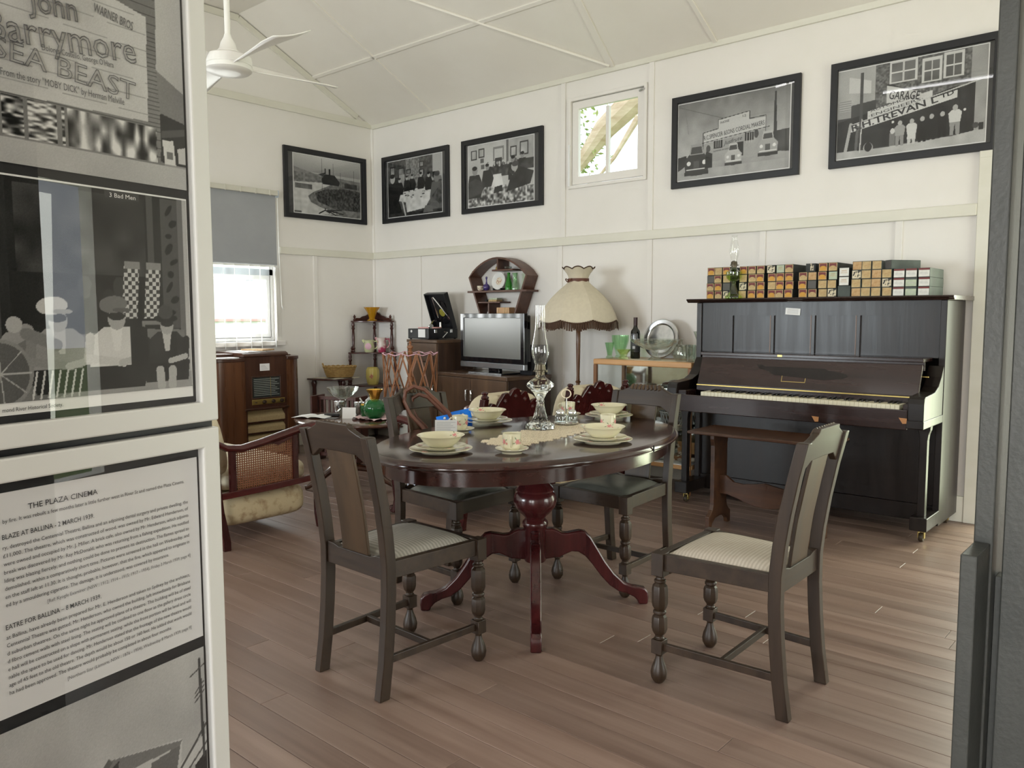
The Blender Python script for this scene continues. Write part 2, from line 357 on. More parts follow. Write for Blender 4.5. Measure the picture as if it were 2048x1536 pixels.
# ---------------- outside
mat('grass', (.16, .27, .06), .9, c2=(.30, .36, .12), scale=(3, 3, 3), bump=.2, bscale=30)
struct('ground', MB().box(-40, 30, -40, 40, -.5, -.3), 'grass', smooth=0)
mat('weatherboard', (.85, .85, .84), .6); mat('red paint', (.55, .06, .05), .5); mat('faded red', (.75, .42, .40), .6)
t = thing('neighbour_house', 'white house with a red line seen through the left window', 'house', (-14, 6.5, -.3))
obj('wall', MB().box(-14.2, -14, 0, 13, -.3, 2.6), 'weatherboard', t, world=True, smooth=0)
obj('band', MB().box(-14, -13.96, 0, 13, 1.17, 1.215), 'faded red', t, world=True, smooth=0)
obj('roof', MB().prism([(0, 2.6), (13, 2.6), (11, 4.2), (2, 4.2)], 'x', -17, -13.8), 'weatherboard', t, world=True, smooth=0)
obj('downpipe', MB().tube([(-13.93, 6.05, -.3), (-13.93, 6.05, 2.5)], .05, 8), 'weatherboard', t, world=True)
mat('bark', (.42, .30, .20), .9, c2=(.60, .48, .36), scale=(3, 3, 12), bump=.3)
mat('leaves', (.20, .30, .07), .6, c2=(.42, .45, .16), scale=(2, 2, 2)); 
def leaf_cloud(centres, n, size, seed):
    rg = random.Random(seed); mb = MB()
    for i in range(n):
        cx, cy, cz, r = rg.choice(centres); p = Vector((rg.gauss(cx, r*.5), rg.gauss(cy, r*.5), rg.gauss(cz, r*.45)))
        a = Vector((rg.uniform(-1, 1), rg.uniform(-1, 1), rg.uniform(-1.2, .5))).normalized()*size*rg.uniform(.6, 1.3); bb = a.cross(Vector((rg.uniform(-1, 1), rg.uniform(-1, 1), rg.uniform(-1, 1)))).normalized()*size*.22
        mb.add([p, p+a*.5+bb, p+a, p+a*.5-bb], [(0, 1, 2, 3)])
    return mb
t = thing('gum_tree', 'tree with a bare leaning branch outside the high window', 'tree', (-5.6, 10.4, -.3))
obj('trunk', MB().tube([(-5.4, 10.6, -.3), (-5.5, 10.5, 2), (-5.3, 10.4, 3.6), (-4.9, 10.3, 5.2)], [.24, .2, .17, .12], 10), 'bark', t, world=True)
obj('branch', MB().tube([(-8.1, 9.9, 2.6), (-7.6, 9.9, 3.25), (-6.9, 9.95, 4.0), (-6.3, 10.1, 4.5), (-5.5, 10.3, 4.9), (-4.9, 10.35, 5.1)], [.03, .05, .16, .2, .2, .14], 10), 'bark', t, world=True)
obj('branch', MB().tube([(-7.2, 9.9, 3.1), (-6.7, 9.9, 3.55), (-6.35, 10, 4.1)], [.012, .03, .05], 8), 'bark', t, world=True)
o = obj('foliage', leaf_cloud([(-8.0, 10, 4.3, .55), (-7.7, 10.1, 3.7, .6), (-8.3, 10, 3.2, .5), (-7.4, 10, 4.8, .5), (-6.4, 9.8, 5.2, .35), (-7.0, 9.9, 3.0, .25)], 2600, .12, 3), 'leaves', t, world=True, smooth=0, fix=False); o['kind'] = 'stuff'
# ================================================================ PRINTS (flat photographs and text sheets)
class Pic:
    def __init__(s, w, h, px=.002, base=.6, seed=1):
        s.w, s.h = w, h; s.nx, s.ny = max(8, int(w/px)), max(8, int(h/px)); s.rg = np.random.default_rng(seed)
        s.g = np.full((s.ny+1, s.nx+1), base, float); s.col = None
        s.U, s.V = np.meshgrid(np.linspace(0, 1, s.nx+1), np.linspace(0, 1, s.ny+1))
    def noise(s, cells, amp, mask=None, aspect=1.0):
        n = s.rg.random((max(2, int(cells*s.h/s.w*aspect))+2, cells+2)); yy = s.V*(n.shape[0]-2); xx = s.U*(n.shape[1]-2)
        i, j = yy.astype(int), xx.astype(int); fy, fx = yy-i, xx-j
        r = (n[i, j]*(1-fx)+n[i, j+1]*fx)*(1-fy)+(n[i+1, j]*(1-fx)+n[i+1, j+1]*fx)*fy-.5
        s.g += amp*2*r*(1 if mask is None else mask); return s
    def pm(s, pts):
        m = np.zeros(s.g.shape, bool); n = len(pts)
        for k in range(n):
            (x0, y0), (x1, y1) = pts[k], pts[(k+1) % n]
            if y0 == y1: continue
            c = ((s.V >= min(y0, y1)) & (s.V < max(y0, y1))) & (s.U < x0+(s.V-y0)*(x1-x0)/(y1-y0)); m ^= c
        return m
    def poly(s, pts, val, n=0, amp=0):
        m = s.pm(pts); s.g[m] = val
        if n: s.noise(n, amp, m)
        return m
    def rect(s, u0, v0, u1, v1, val, n=0, amp=0):
        m = (s.U >= u0) & (s.U <= u1) & (s.V >= v0) & (s.V <= v1); s.g[m] = val
        if n: s.noise(n, amp, m)
        return m
    def ell(s, u, v, a, b, val, rot=0):
        c, d = math.cos(rot), math.sin(rot); X = (s.U-u)*s.w; Y = (s.V-v)*s.h; A = a*s.w; B = b*s.w
        m = ((X*c+Y*d)/A)**2+((-X*d+Y*c)/B)**2 <= 1; s.g[m] = val; return m
    def line(s, u0, v0, u1, v1, wd, val):
        X = (s.U-u0)*s.w; Y = (s.V-v0)*s.h; dx = (u1-u0)*s.w; dy = (v1-v0)*s.h; L2 = dx*dx+dy*dy+1e-12
        t = np.clip((X*dx+Y*dy)/L2, 0, 1); m = (X-t*dx)**2+(Y-t*dy)**2 <= (wd/2)**2; s.g[m] = val; return m
    def stripes(s, m, n, amp, axis='V'):
        a = s.V if axis == 'V' else s.U; s.g += np.where(m & ((a*n) % 1 < .18), -amp, 0)
    def grad(s, v0, a, v1, b):
        m = (s.V >= min(v0, v1)) & (s.V <= max(v0, v1)); s.g[m] = (a+(b-a)*(s.V-v0)/(v1-v0))[m]
    def person(s, u, v, h, body=.15, head=.7, legs=None, hat=None):
        w = h*.2*s.h/s.w
        s.poly([(u-w*.75, v), (u-w*.2, v), (u, v+h*.4), (u+w*.2, v), (u+w*.75, v), (u+w*.8, v+h*.5), (u-w*.8, v+h*.5)], body if legs is None else legs)
        s.poly([(u-w*.85, v+h*.42), (u+w*.85, v+h*.42), (u+w*1.05, v+h*.75), (u+w*.6, v+h*.84), (u-w*.6, v+h*.84), (u-w*1.05, v+h*.75)], body)
        s.ell(u, v+h*.92, w*.42, w*.5, head)
        if hat is not None: s.ell(u, v+h*.98, w*.5, w*.22, hat)
    def seated(s, u, v, h, body=.15, head=.7, facing=1):
        w = h*.28*s.h/s.w
        s.poly([(u-w, v), (u+w, v), (u+w*1.2*facing+w*.3, v+h*.35), (u+w*.8, v+h*.75), (u-w*.8, v+h*.75), (u-w*1.1, v+h*.35)], body)
        s.ell(u+w*.1*facing, v+h*.88, w*.42, w*.52, head); s.ell(u+w*.05*facing, v+h*.97, w*.42, w*.26, body*.8)
    def mesh(s, name='print', tint=(1, 1, .985)):
        g = np.clip(s.g+s.rg.normal(0, .012, s.g.shape), .01, .93)
        lin = np.where(g <= .04045, g/12.92, ((g+.055)/1.055)**2.4)*.86
        ny, nx = g.shape; x = (s.U-.5)*s.w; z = (s.V-.5)*s.h
        co = np.stack([x, np.zeros_like(x), z], -1).reshape(-1, 3)
        idx = np.arange(ny*nx).reshape(ny, nx); q = np.stack([idx[:-1, :-1], idx[:-1, 1:], idx[1:, 1:], idx[1:, :-1]], -1).reshape(-1)
        me = bpy.data.meshes.new(name); me.vertices.add(ny*nx); me.vertices.foreach_set('co', co.reshape(-1))
        nf = (ny-1)*(nx-1); me.loops.add(nf*4); me.loops.foreach_set('vertex_index', q); me.polygons.add(nf)
        me.polygons.foreach_set('loop_start', np.arange(0, nf*4, 4))
        ca = me.color_attributes.new('Col', 'FLOAT_COLOR', 'POINT'); c = np.ones((ny*nx, 4)); l = lin.reshape(-1)
        for k in range(3): c[:, k] = l*tint[k]
        ca.data.foreach_set('color', c.reshape(-1)); me.update(); me.validate(); me.materials.append(attr_mat('photo print')); return me
mat('ink', (.02, .02, .022), .6); mat('ink grey', (.12, .12, .125), .6); mat('white paper', (.80, .80, .79), .6)
def letter(parent, body, x0, z0, x1, z1, h=None, outline=0, m='ink', y=-.0012, shear=0, bold=0, res=2, space=1.0, name='lettering'):
    me = text_mesh(body, 1.0, outline=outline, shear=shear, bold=bold, res=res, space=space)
    xs = [v.co.x for v in me.vertices]; ys = [v.co.y for v in me.vertices]
    if not xs: return None
    wd = max(xs)-min(xs); L = math.hypot(x1-x0, z1-z0); sx = L/wd; sz = sx if h is None else h/.7
    mnx = min(xs)
    for v in me.vertices: v.co = ((v.co.x-mnx)*sx, v.co.z*(sx if outline else 0), v.co.y*sz)
    o = obj(name, me, m, parent, loc=(x0, y, z0), rot=(0, -math.atan2(z1-z0, x1-x0), 0)); return o
glassp = thin_glass('picture glass', (.985, .985, .985), 1.5)
mat('black frame', (.016, .016, .018), .38, spec=.45); mat('white frame', (.66, .66, .64), .4); mat('dark mat', (.055, .055, .055), .8); mat('black mat', (.012, .012, .014), .75)
def framed(name, label, W, H, fwid, dep, fm, mm, loc, rz, pics, group, border=.006):
    t = thing(name, label, 'picture', loc, rz, group)       # local: faces -y, origin at the back centre
    obj('frame', MB().frame('y', -W/2, W/2, -H/2, H/2, fwid, -dep, 0), fm, t, smooth=0, bevel=.003)
    obj('mount_board', MB().box(-W/2+fwid*.8, W/2-fwid*.8, -.006, -.002, -H/2+fwid*.8, H/2-fwid*.8), mm, t, smooth=0)
    ps = []
    for pc, cx, cz in pics:
        if border: obj('print_border', MB().box(cx-pc.w/2-border, cx+pc.w/2+border, -.0072, -.006, cz-pc.h/2-border, cz+pc.h/2+border), 'white paper', t, smooth=0)
        ps.append(obj('print', pc.mesh(), None, t, loc=(cx, -.0085, cz)))
    obj('glass', rect_mesh(W-fwid*1.8, H-fwid*1.8), glassp, t, smooth=0, loc=(0, -.0155, 0))
    return t, ps
FW, FH = .985, .675
PW, PH = .80, .56
# 1 hillside works
p = Pic(PW, PH, .004, .75, 1); p.grad(.72, .62, 1, .80); p.noise(5, .05)
p.poly([(0, .78), (.3, .70), (.55, .68), (1, .66), (1, .5), (0, .5)], .52, 30, .06); p.poly([(0, .7), (1, .6), (1, 0), (0, 0)], .47, 40, .12)
p.poly([(0, .52), (.3, .55), (.6, .58), (.28, .38), (.2, .3), (.24, .2), (.4, .12), (.7, .05), (.4, 0), (0, 0)], .80, 30, .06)
p.poly([(.3, .36), (.45, .45), (.75, .5), (1, .48), (1, .12), (.6, .12), (.35, .22)], .26, 60, .16)
p.poly([(.40, .62), (.46, .72), (.60, .72), (.68, .60), (.66, .54), (.42, .54)], .18); p.poly([(.36, .70), (.46, .75), (.44, .66)], .25)
for u in (.46, .52, .53): p.rect(u-.008, .72, u+.008, .82, .12)
p.rect(.02, .42, .26, .50, .38, 20, .1)
for u, a, b in ((.41, .42, .98), (.69, .22, .78), (.9, .5, .85), (.58, .7, .92)): p.line(u, a, u, b, .005, .30)
for k in range(9): p.line(.44+.005*k, .08, .36+.045*k+.02*(k % 2), .02+.12*((k*7) % 5)/5, .012, .08)
p.rect(.0, .0, .1, .03, .4); p.rect(.75, .52, .95, .60, .25, 15, .1)
framed('framed_photograph', 'black framed photo of a works building on a hillside, beside the blind', FW, FH, .045, .026, 'black frame', 'dark mat', (XL+.002, 4.895, 2.56), PI/2, [(p, .02, 0)], 'black framed photographs')
# 2 dinner party
p = Pic(PW, PH, .004, .30, 2); p.noise(40, .12); p.rect(.35, .5, .6, 1, .55); p.stripes(p.rect(.36, .5, .6, 1, .52, 60, .16), 1, 0); p.rect(.84, .6, 1, 1, .72)
for a in ((.05, .75, .14, .9), (.2, .72, .32, .86), (.36, .74, .44, .82), (.6, .82, .68, .92), (.6, .66, .68, .78), (.62, .58, .67, .63)):
    p.rect(*a, .12); p.rect(a[0]+.012, a[1]+.015, a[2]-.012, a[3]-.015, .55, 20, .2)
p.rect(.1, .5, .2, .7, .14); p.rect(.22, .5, .32, .74, .6, 10, .1); p.rect(.8, .55, 1, .62, .6, 30, .2); p.rect(.84, .6, .9, .7, .1)
p.poly([(.16, .36), (.3, .46), (.75, .46), (.86, .36), (.76, .2), (.7, .1), (.36, .06), (.34, .24), (.2, .28)], .82, 25, .08)
for k in range(26): p.ell(.24+.55*p.rg.random(), .30+.14*p.rg.random(), .014+.012*p.rg.random(), .008, .25+.6*p.rg.random())
for u, v, h in ((.08, .2, .55), (.22, .38, .3), (.36, .43, .27), (.46, .44, .27), (.62, .44, .28), (.76, .4, .3)): p.seated(u, v, h, .08, .72)
p.seated(.92, .06, .62, .38, .5, -1); p.poly([(.02, .0), (.3, 0), (.2, .3), (.08, .35), (0, .3)], .08); p.rect(0, 0, 1, .06, .16, 30, .08); p.poly([(.66, .02), (.84, .02), (.82, .14), (.7, .14)], .4)
p.line(.27, .3, .33, .02, .02, .75)
framed('framed_photograph', 'black framed photo of a dinner party, nearest the room corner on the long wall', FW, FH, .045, .026, 'black frame', 'dark mat', (-6.09, YB-.002, 2.565), 0, [(p, -.01, 0)], 'black framed photographs')
# 3 parlour
p = Pic(PW, PH, .004, .78, 3); p.noise(8, .06); p.rect(.6, .55, .63, 1, .45); p.rect(.64, .6, 1, 1, .7, 20, .06)
for a in ((.05, .76, .14, .92), (.17, .78, .26, .93), (.66, .72, .75, .88), (.8, .72, .92, .93)): p.rect(*a, .25); p.rect(a[0]+.015, a[1]+.02, a[2]-.015, a[3]-.02, .75, 12, .15)
p.rect(.4, .7, .56, .92, .55); p.rect(.42, .72, .54, .88, .8); p.rect(.43, .58, .53, .74, .25)
for u, v in ((.2, .7), (.21, .6), (.68, .66)): p.rect(u, v, u+.05, v+.07, .4)
p.rect(.32, .44, .72, .62, .28, 30, .12); p.rect(.72, .5, 1, .66, .3, 20, .1)
for k in range(22): p.ell(.3+.45*p.rg.random(), .62+.06*p.rg.random(), .014, .016, .2+.7*p.rg.random())
p.rect(0, 0, 1, .24, .5); m = p.poly([(.0, 0), (1, 0), (1, .22), (.7, .3), (.3, .3), (0, .12)], .55); p.noise(46, .45, m)
p.poly([(.34, .3), (.4, .48), (.52, .48), (.56, .26), (.44, .24)], .9, 20, .06); p.poly([(.4, .18), (.54, .2), (.54, .3), (.42, .28)], .2)
for u, v, h, f in ((.1, .14, .5, 1), (.3, .3, .36, 1), (.7, .36, .36, -1), (.84, .42, .34, -1)): p.seated(u, v, h, .2, .6, f)
p.poly([(.6, .18), (.95, .26), (1, .45), (.8, .55), (.66, .4)], .2, 16, .06); p.ell(.72, .56, .05, .05, .7); p.ell(.73, .6, .05, .03, .3); p.poly([(.0, .15), (.2, .2), (.3, .35), (.12, .46), (0, .4)], .26, 14, .06)
framed('framed_photograph', 'black framed photo of a parlour gathering, left of the high window', FW, FH, .045, .026, 'black frame', 'dark mat', (-4.93, YB-.002, 2.567), 0, [(p, -.015, 0)], 'black framed photographs')
# 4 cordial factory
p = Pic(.86, PH, .0033, .6, 4); p.grad(0, .62, .3, .66); p.grad(.3, .72, 1, .50); p.noise(6, .05); m = p.U > .7; p.noise(20, .04)
p.line(0, .97, .55, .66, .004, .42); p.line(.06, .96, .1, .6, .003, .5); p.poly([(.865, .2), (.9, .2), (.885, .95), (.87, .95)], .22)
p.poly([(.24, .58), (.38, .60), (.38, .72), (.66, .76), (.66, .66), (.8, .66), (.8, .52), (.24, .44)], .80); p.poly([(.24, .44), (.8, .52), (.8, .2), (.24, .2)], .66, 20, .03)
for a in (((.24, .58), (.38, .61)), ((.38, .61), (.38, .72)), ((.38, .72), (.66, .765)), ((.66, .765), (.66, .67)), ((.66, .67), (.8, .68)), ((.22, .45), (.83, .535)), ((.8, .68), (.8, .3)), ((.24, .58), (.24, .3))): p.line(*a[0], *a[1], .005, .18)
for u in (.34, .62): p.rect(u, .36+.04*(u > .5), u+.08, .46+.04*(u > .5), .15); [p.line(u+.02*k, .37, u+.02*k, .49, .003, .8) for k in range(1, 4)]
p.ell(.29, .37, .02, .03, .3); p.ell(.72, .47, .02, .035, .3); p.rect(.55, .22, .61, .40, .16)
p.poly([(.8, .46), (1, .48), (1, .2), (.8, .24)], .28, 16, .1); p.poly([(0, .3), (.08, .32), (.1, .2), (0, .12)], .22, 12, .08)
p.rect(0, 0, 1, .12, .68, 20, .05)
def car(u, v, s, dark):
    p.ell(u, v+.02*s, .085*s, .022*s, .2); p.poly([(u-.08*s, v), (u+.08*s, v), (u+.085*s, v+.14*s), (u+.05*s, v+.2*s), (u-.05*s, v+.2*s), (u-.085*s, v+.14*s)], .75-dark)
    p.poly([(u-.05*s, v+.19*s), (u+.05*s, v+.19*s), (u+.04*s, v+.29*s), (u-.04*s, v+.29*s)], .78-dark*.3); p.poly([(u-.042*s, v+.20*s), (u+.042*s, v+.20*s), (u+.034*s, v+.265*s), (u-.034*s, v+.265*s)], .3)
    p.rect(u-.085*s, v-.01, u+.085*s, v+.03*s, .22); p.rect(u-.02*s, v+.05*s, u+.02*s, v+.13*s, .35); p.ell(u-.055*s, v+.11*s, .014*s, .014*s, .92); p.ell(u+.055*s, v+.11*s, .014*s, .014*s, .92); p.line(u-.07*s, v+.05*s, u+.07*s, v+.05*s, .006, .9)
car(.18, .06, 1.35, .5); car(.52, .13, .9, 0); car(.82, .19, 1.0, .08); p.poly([(.26, .12), (.33, .12), (.33, .3), (.27, .34)], .2)
t, ps = framed('framed_photograph', 'black framed photo of three cars before a cordial factory', FW, FH, .045, .026, 'black frame', 'dark mat', (-2.685, YB-.002, 2.57), 0, [(p, -.012, 0)], 'black framed photographs')
q = lambda u, v: ((u-.5)*.86, (v-.5)*PH)
for body, a, b, h in (('R.C.SPENCER &SONS CORDIAL MAKERS', (.25, .485), (.79, .565), .032), ('PHONE', (.4, .66), (.48, .675), .017), ('12', (.6, .70), (.63, .705), .017), ('SUMMER IN EACH CAN', (.34, .315), (.54, .335), .010)): letter(ps[0], body, *q(*a), *q(*b), h=h)
letter(ps[0], 'Jusfrute', *q(.43, .385), *q(.6, .425), h=.028, shear=.4)
# 5 garage
p = Pic(.86, PH, .0028, .3, 5); p.rect(0, .55, .3, 1, .70, 10, .05); m = p.rect(.27, .52, .9, 1, .42); p.noise(90, .16, m); p.rect(.9, 0, 1, 1, .66, 12, .06)
for a in ((.38, .78, .54, .98), (.6, .73, .70, .94), (.74, .74, .84, .96)): p.rect(a[0]-.015, a[1]-.015, a[2]+.015, a[3]+.03, .84); p.rect(*a, .45, 8, .12); p.line(a[0], (a[1]+a[3])/2, a[2], (a[1]+a[3])/2, .008, .88); p.line((a[0]+a[2])/2, a[1], (a[0]+a[2])/2, a[3], .004 if a[0] > .5 else .01, .8)
p.poly([(0, .42), (.25, .5), (.3, .42), (.8, .62), (.86, .6), (.93, .64), (.93, .12), (0, .06)], .16, 20, .05); p.poly([(0, .58), (.28, .62), (.28, .5), (0, .42)], .25, 10, .06)
p.poly([(.08, .92), (.24, .84), (.24, .70), (.08, .74)], .82); p.rect(0, .46, .1, .64, .62); p.stripes(p.rect(.01, .54, .1, .66, .7), 40, .3)
p.poly([(.1, .36), (.82, .58), (.82, .50), (.1, .29)], .86); p.poly([(.22, .50), (.66, .62), (.66, .53), (.22, .41)], .84); p.poly([(.35, .56), (.35, .76), (.55, .65), (.62, .57), (.5, .53)], .82)
p.line(.1, .37, .95, .645, .007, .8); p.line(.35, .76, .55, .65, .006, .15)
p.rect(.16, .06, .185, .95, .3); p.line(.1, .38, .06, .04, .02, .7); p.line(.15, .34, .14, .04, .018, .4); p.poly([(0, .0), (1, .0), (1, .14), (.8, .1), (.3, .07), (0, .08)], .74, 20, .06)
p.line(.18, .42, .17, .05, .006, .85); p.ell(.23, .09, .035, .04, .7); p.ell(.23, .1, .028, .034, .16); p.rect(.38, .08, .42, .22, .5); p.ell(.40, .24, .016, .02, .85)
for u, v, b, l in ((.45, .07, .66, .60), (.53, .07, .85, .8), (.60, .08, .10, .1), (.66, .09, .12, .14), (.73, .1, .10, .1), (.81, .11, .85, .62)): p.person(u, v, .27+.04*(u > .8), b, .72, l)
p.poly([(.50, .13), (.56, .13), (.55, .26), (.51, .26)], .86); p.rect(.96, .13, .99, .2, .2); p.ell(.94, .18, .02, .02, .3)
for u, v in ((.4, .34), (.87, .36)): p.ell(u, v, .009, .009, .9)
t, ps = framed('framed_photograph', 'black framed photo of garage staff standing under a shop sign', FW, FH, .045, .026, 'black frame', 'dark mat', (-1.5, YB-.002, 2.58), 0, [(p, -.015, 0)], 'black framed photographs')
for body, a, b, h, bo in (('R.H.TREVAN L', (.112, .30), (.70, .485), .040, .02), ('TD', (.715, .515), (.80, .54), .026, .02), ('AUTOMOBILE', (.24, .485), (.58, .585), .017, .0), ('·ENGINEERS·', (.23, .43), (.6, .535), .017, .0), ('GARAGE', (.365, .60), (.57, .545), .05, .01)): letter(ps[0], body, *q(*a), *q(*b), h=h, bold=bo)
ps[0]['label'] = 'old photograph of a garage with sign lettering'

# ---------------------------------------------------------------- display board beside the camera
EX, EY, RZ = -1.407, .746, math.radians(101.7)
M4 = Matrix.Translation((EX, EY, 0)) @ Matrix.Rotation(RZ, 4, 'Z')
mat('black laminate', (.013, .013, .015), .35); mat('board grey', (.10, .10, .11), .6)
t = thing('display_board', 'black freestanding display board carrying two white frames', 'display board', (EX, EY, 0), RZ)
obj('panel', MB().box(-1.5, .005, .0, .03, .06, 2.12), 'black laminate', t, smooth=0, bevel=.002)
for xx in (-1.35, -.12): obj('foot', MB().box(xx-.03, xx+.03, -.02, .25, 0, .06), 'black laminate', t, smooth=0, bevel=.004)
FW2, FH2 = .68, .985
# upper frame, pictures in frame coordinates (frame centre x=-.34)
cz = 1.0915+FH2/2
W1, H1 = .60, .49; p = Pic(W1, H1, .00155, .62, 11)      # hoarding: x -.64..-.04, z 1.506..1.996
def S(x, z): return ((x+.642)/W1, (z-1.506)/H1)
p.noise(7, .05); m = p.rect(0, 0, *S(-.085, 2.0), .5); p.stripes(m, 70, .2); p.noise(10, .05, m)
p.poly([S(-.087, 1.996), S(-.04, 1.996), S(-.04, 1.66), S(-.095, 1.70)], .74, 8, .04); p.poly([S(-.095, 1.70), S(-.04, 1.67), S(-.04, 1.62), S(-.09, 1.63)], .52, 10, .05); p.poly([S(-.09, 1.63), S(-.04, 1.62), S(-.04, 1.545), S(-.092, 1.548)], .2)
p.poly([S(-.09, 1.60), S(-.04, 1.612), S(-.04, 1.60), S(-.09, 1.588)], .33); p.poly([S(-.088, 1.585), S(-.066, 1.587), S(-.062, 1.545), S(-.084, 1.545)], .86); p.poly([S(-.058, 1.575), S(-.04, 1.58), S(-.04, 1.55), S(-.056, 1.55)], .8); p.rect(*S(-.08, 1.555), *S(-.068, 1.568), .45)
p.poly([S(-.60, 1.60), S(-.114, 1.6105), S(-.111, 1.782), S(-.2, 1.80), S(-.60, 1.90)], .80, 14, .05)
for k in range(7): p.line(*S(-.6, 1.63+.026*k), *S(-.113, 1.622+.026*k), .0012, .62)
p.rect(*S(-.64, 1.54), *S(-.25, 1.603), .55); mm = (p.V > S(0, 1.545)[1]) & (p.V < S(0, 1.603)[1]) & (p.U < S(-.098, 0)[0]); p.noise(60, .8, mm, 3); p.noise(24, .3, mm)
for x in (-.36, -.322, -.272, -.26): p.rect(*S(x, 1.543), *S(x+.007, 1.605), .5)
m = p.rect(*S(-.255, 1.545), *S(-.1, 1.603), .5); p.noise(70, .75, m, .35)
p.rect(0, 0, 1, S(0, 1.543)[1], .72, 14, .03)
pb = Pic(.60, .33, .00135, .12, 12)                        # boys on the kerb: x -.642.. -.045, z 1.1575..1.4875
def B(x, z): return ((x+.645)/.60, (z-1.1575)/.33)
def BP(*a): return [B(*c) for c in a]
pb.noise(12, .05); pb.rect(*B(-.345, 1.35), *B(-.13, 1.48), .20, 24, .12); pb.rect(*B(-.39, 1.1575), *B(-.37, 1.4875), .3); pb.rect(*B(-.126, 1.28), *B(-.113, 1.4875), .3)
pb.rect(*B(-.6, 1.25), *B(-.4, 1.45), .2, 14, .1)
for k in range(8): pb.ell(*B(-.3+.02*k, 1.33-.01*(k % 3)), .02, .03, .15+.03*(k % 4))
pb.rect(*B(-.098, 1.262), *B(-.06, 1.485), .30)
for k in range(9): pb.ell(*B(-.08+.006*math.sin(k*2), 1.29+k*.022), .011+.004*(k % 3), .007+.003*(k % 2), .12, .5*(k % 3))
pb.rect(*B(-.054, 1.16), *B(-.045, 1.4875), .70, 6, .15); pb.rect(*B(-.064, 1.20), *B(-.054, 1.4875), .42)
pb.poly(BP((-.64, 1.235), (-.13, 1.262), (-.058, 1.26), (-.052, 1.17), (-.3, 1.1575), (-.64, 1.1575)), .45, 26, .04); pb.poly(BP((-.3, 1.1575), (-.045, 1.1575), (-.045, 1.185), (-.2, 1.18)), .6, 16, .05)
for x0 in (-.178, -.137):
    m = pb.poly(BP((x0, 1.28), (x0+.028, 1.28), (x0+.036, 1.375), (x0+.008, 1.375)), .25); pb.g[m & ((((pb.U*90).astype(int)+(pb.V*50).astype(int)) % 2) == 0)] = .80
    pb.rect(*B(x0+.008, 1.362), *B(x0+.036, 1.375), .55)
pb.rect(*B(-.142, 1.262), *B(-.10, 1.276), .5); pb.rect(*B(-.136, 1.262), *B(-.105, 1.269), .15); pb.rect(*B(-.2, 1.474), *B(-.138, 1.4875), .25)
def boy(x, z, s, cap, coat, shirt, lean=0, hatb=False):
    X = lambda a, b: B(x+a*s+lean*b*s, z+b*s)
    pb.poly([X(-.5, 0), X(.5, 0), X(.55, .42), X(.2, .5), X(-.25, .5), X(-.6, .4)], .13, 20, .04)
    pb.poly([X(-.48, .38), X(.5, .38), X(.5, .8), X(.25, 1.02), X(-.2, 1.02), X(-.5, .8)], coat, 18, .04)
    pb.poly([X(-.1, 1.02), X(.12, 1.02), X(.06, .62), X(-.04, .62)], shirt)
    pb.line(*X(-.45, .85), *X(-.5, .5), .020*s/.13, coat*.9); pb.line(*X(-.5, .52), *X(.12, .42), .017*s/.13, coat*.95); pb.line(*X(.48, .85), *X(.45, .5), .020*s/.13, coat*.85); pb.line(*X(.45, .5), *X(.08, .42), .015*s/.13, .72)
    pb.ell(*X(.02, 1.14), .155*s/.6, .175*s/.6, .66); pb.ell(*X(.02, 1.19), .15*s/.6, .07*s/.6, .16)
    if hatb: pb.ell(*X(0, 1.29), .28*s/.6, .085*s/.6, .14); pb.ell(*X(0, 1.42), .17*s/.6, .15*s/.6, .27)
    else: pb.ell(*X(-.03, 1.38), .25*s/.6, .14*s/.6, cap, .1); pb.ell(*X(.12, 1.29), .17*s/.6, .04*s/.6, cap*.8)
boy(-.275, 1.165, .098, .80, .58, .75, -.12); boy(-.19, 1.165, .10, .45, .84, .88); boy(-.095, 1.17, .085, .3, .17, .75, 0, True)
pb.poly(BP((-.165, 1.20), (-.13, 1.205), (-.133, 1.265), (-.165, 1.27)), .12); pb.line(*B(-.11, 1.19), *B(-.108, 1.163), .016, .70); pb.line(*B(-.085, 1.19), *B(-.086, 1.163), .016, .70)
pb.line(*B(-.335, 1.262), *B(-.36, 1.25), .022, .6); pb.line(*B(-.335, 1.258), *B(-.29, 1.24), .018, .5); pb.ell(*B(-.352, 1.272), .02, .02, .7)
ring = pb.ell(*B(-.375, 1.2), .08, .085, .55); pb.ell(*B(-.375, 1.2), .07, .076, .36)
for k in range(8): pb.line(*B(-.375, 1.2), *B(-.375+.045*math.cos(k*.8), 1.2+.045*math.sin(k*.8)), .0016, .7)
for k in range(7): pb.line(*B(-.33+.012*k, 1.16), *B(-.322+.012*k, 1.20), .003, .82)
t, ps = framed('white_framed_display', 'white framed display of a film hoarding above boys on a kerb', FW2, FH2, .036, .022, 'white frame', 'black mat', (0, 0, 0), 0, [(p, (-.642+W1/2)+.34, 1.506+H1/2-cz), (pb, (-.645+.3)+.34, 1.1575+.165-cz)], 'white framed displays', border=0)
cen = M4 @ Vector((-.34, -.002, cz)); t.location = cen; t.rotation_euler = (0, 0, RZ)
obj('print_border', MB().box(-.645+.34, -.043+.34, -.0072, -.006, 1.139-cz, 1.4905-cz), 'white paper', t, smooth=0)

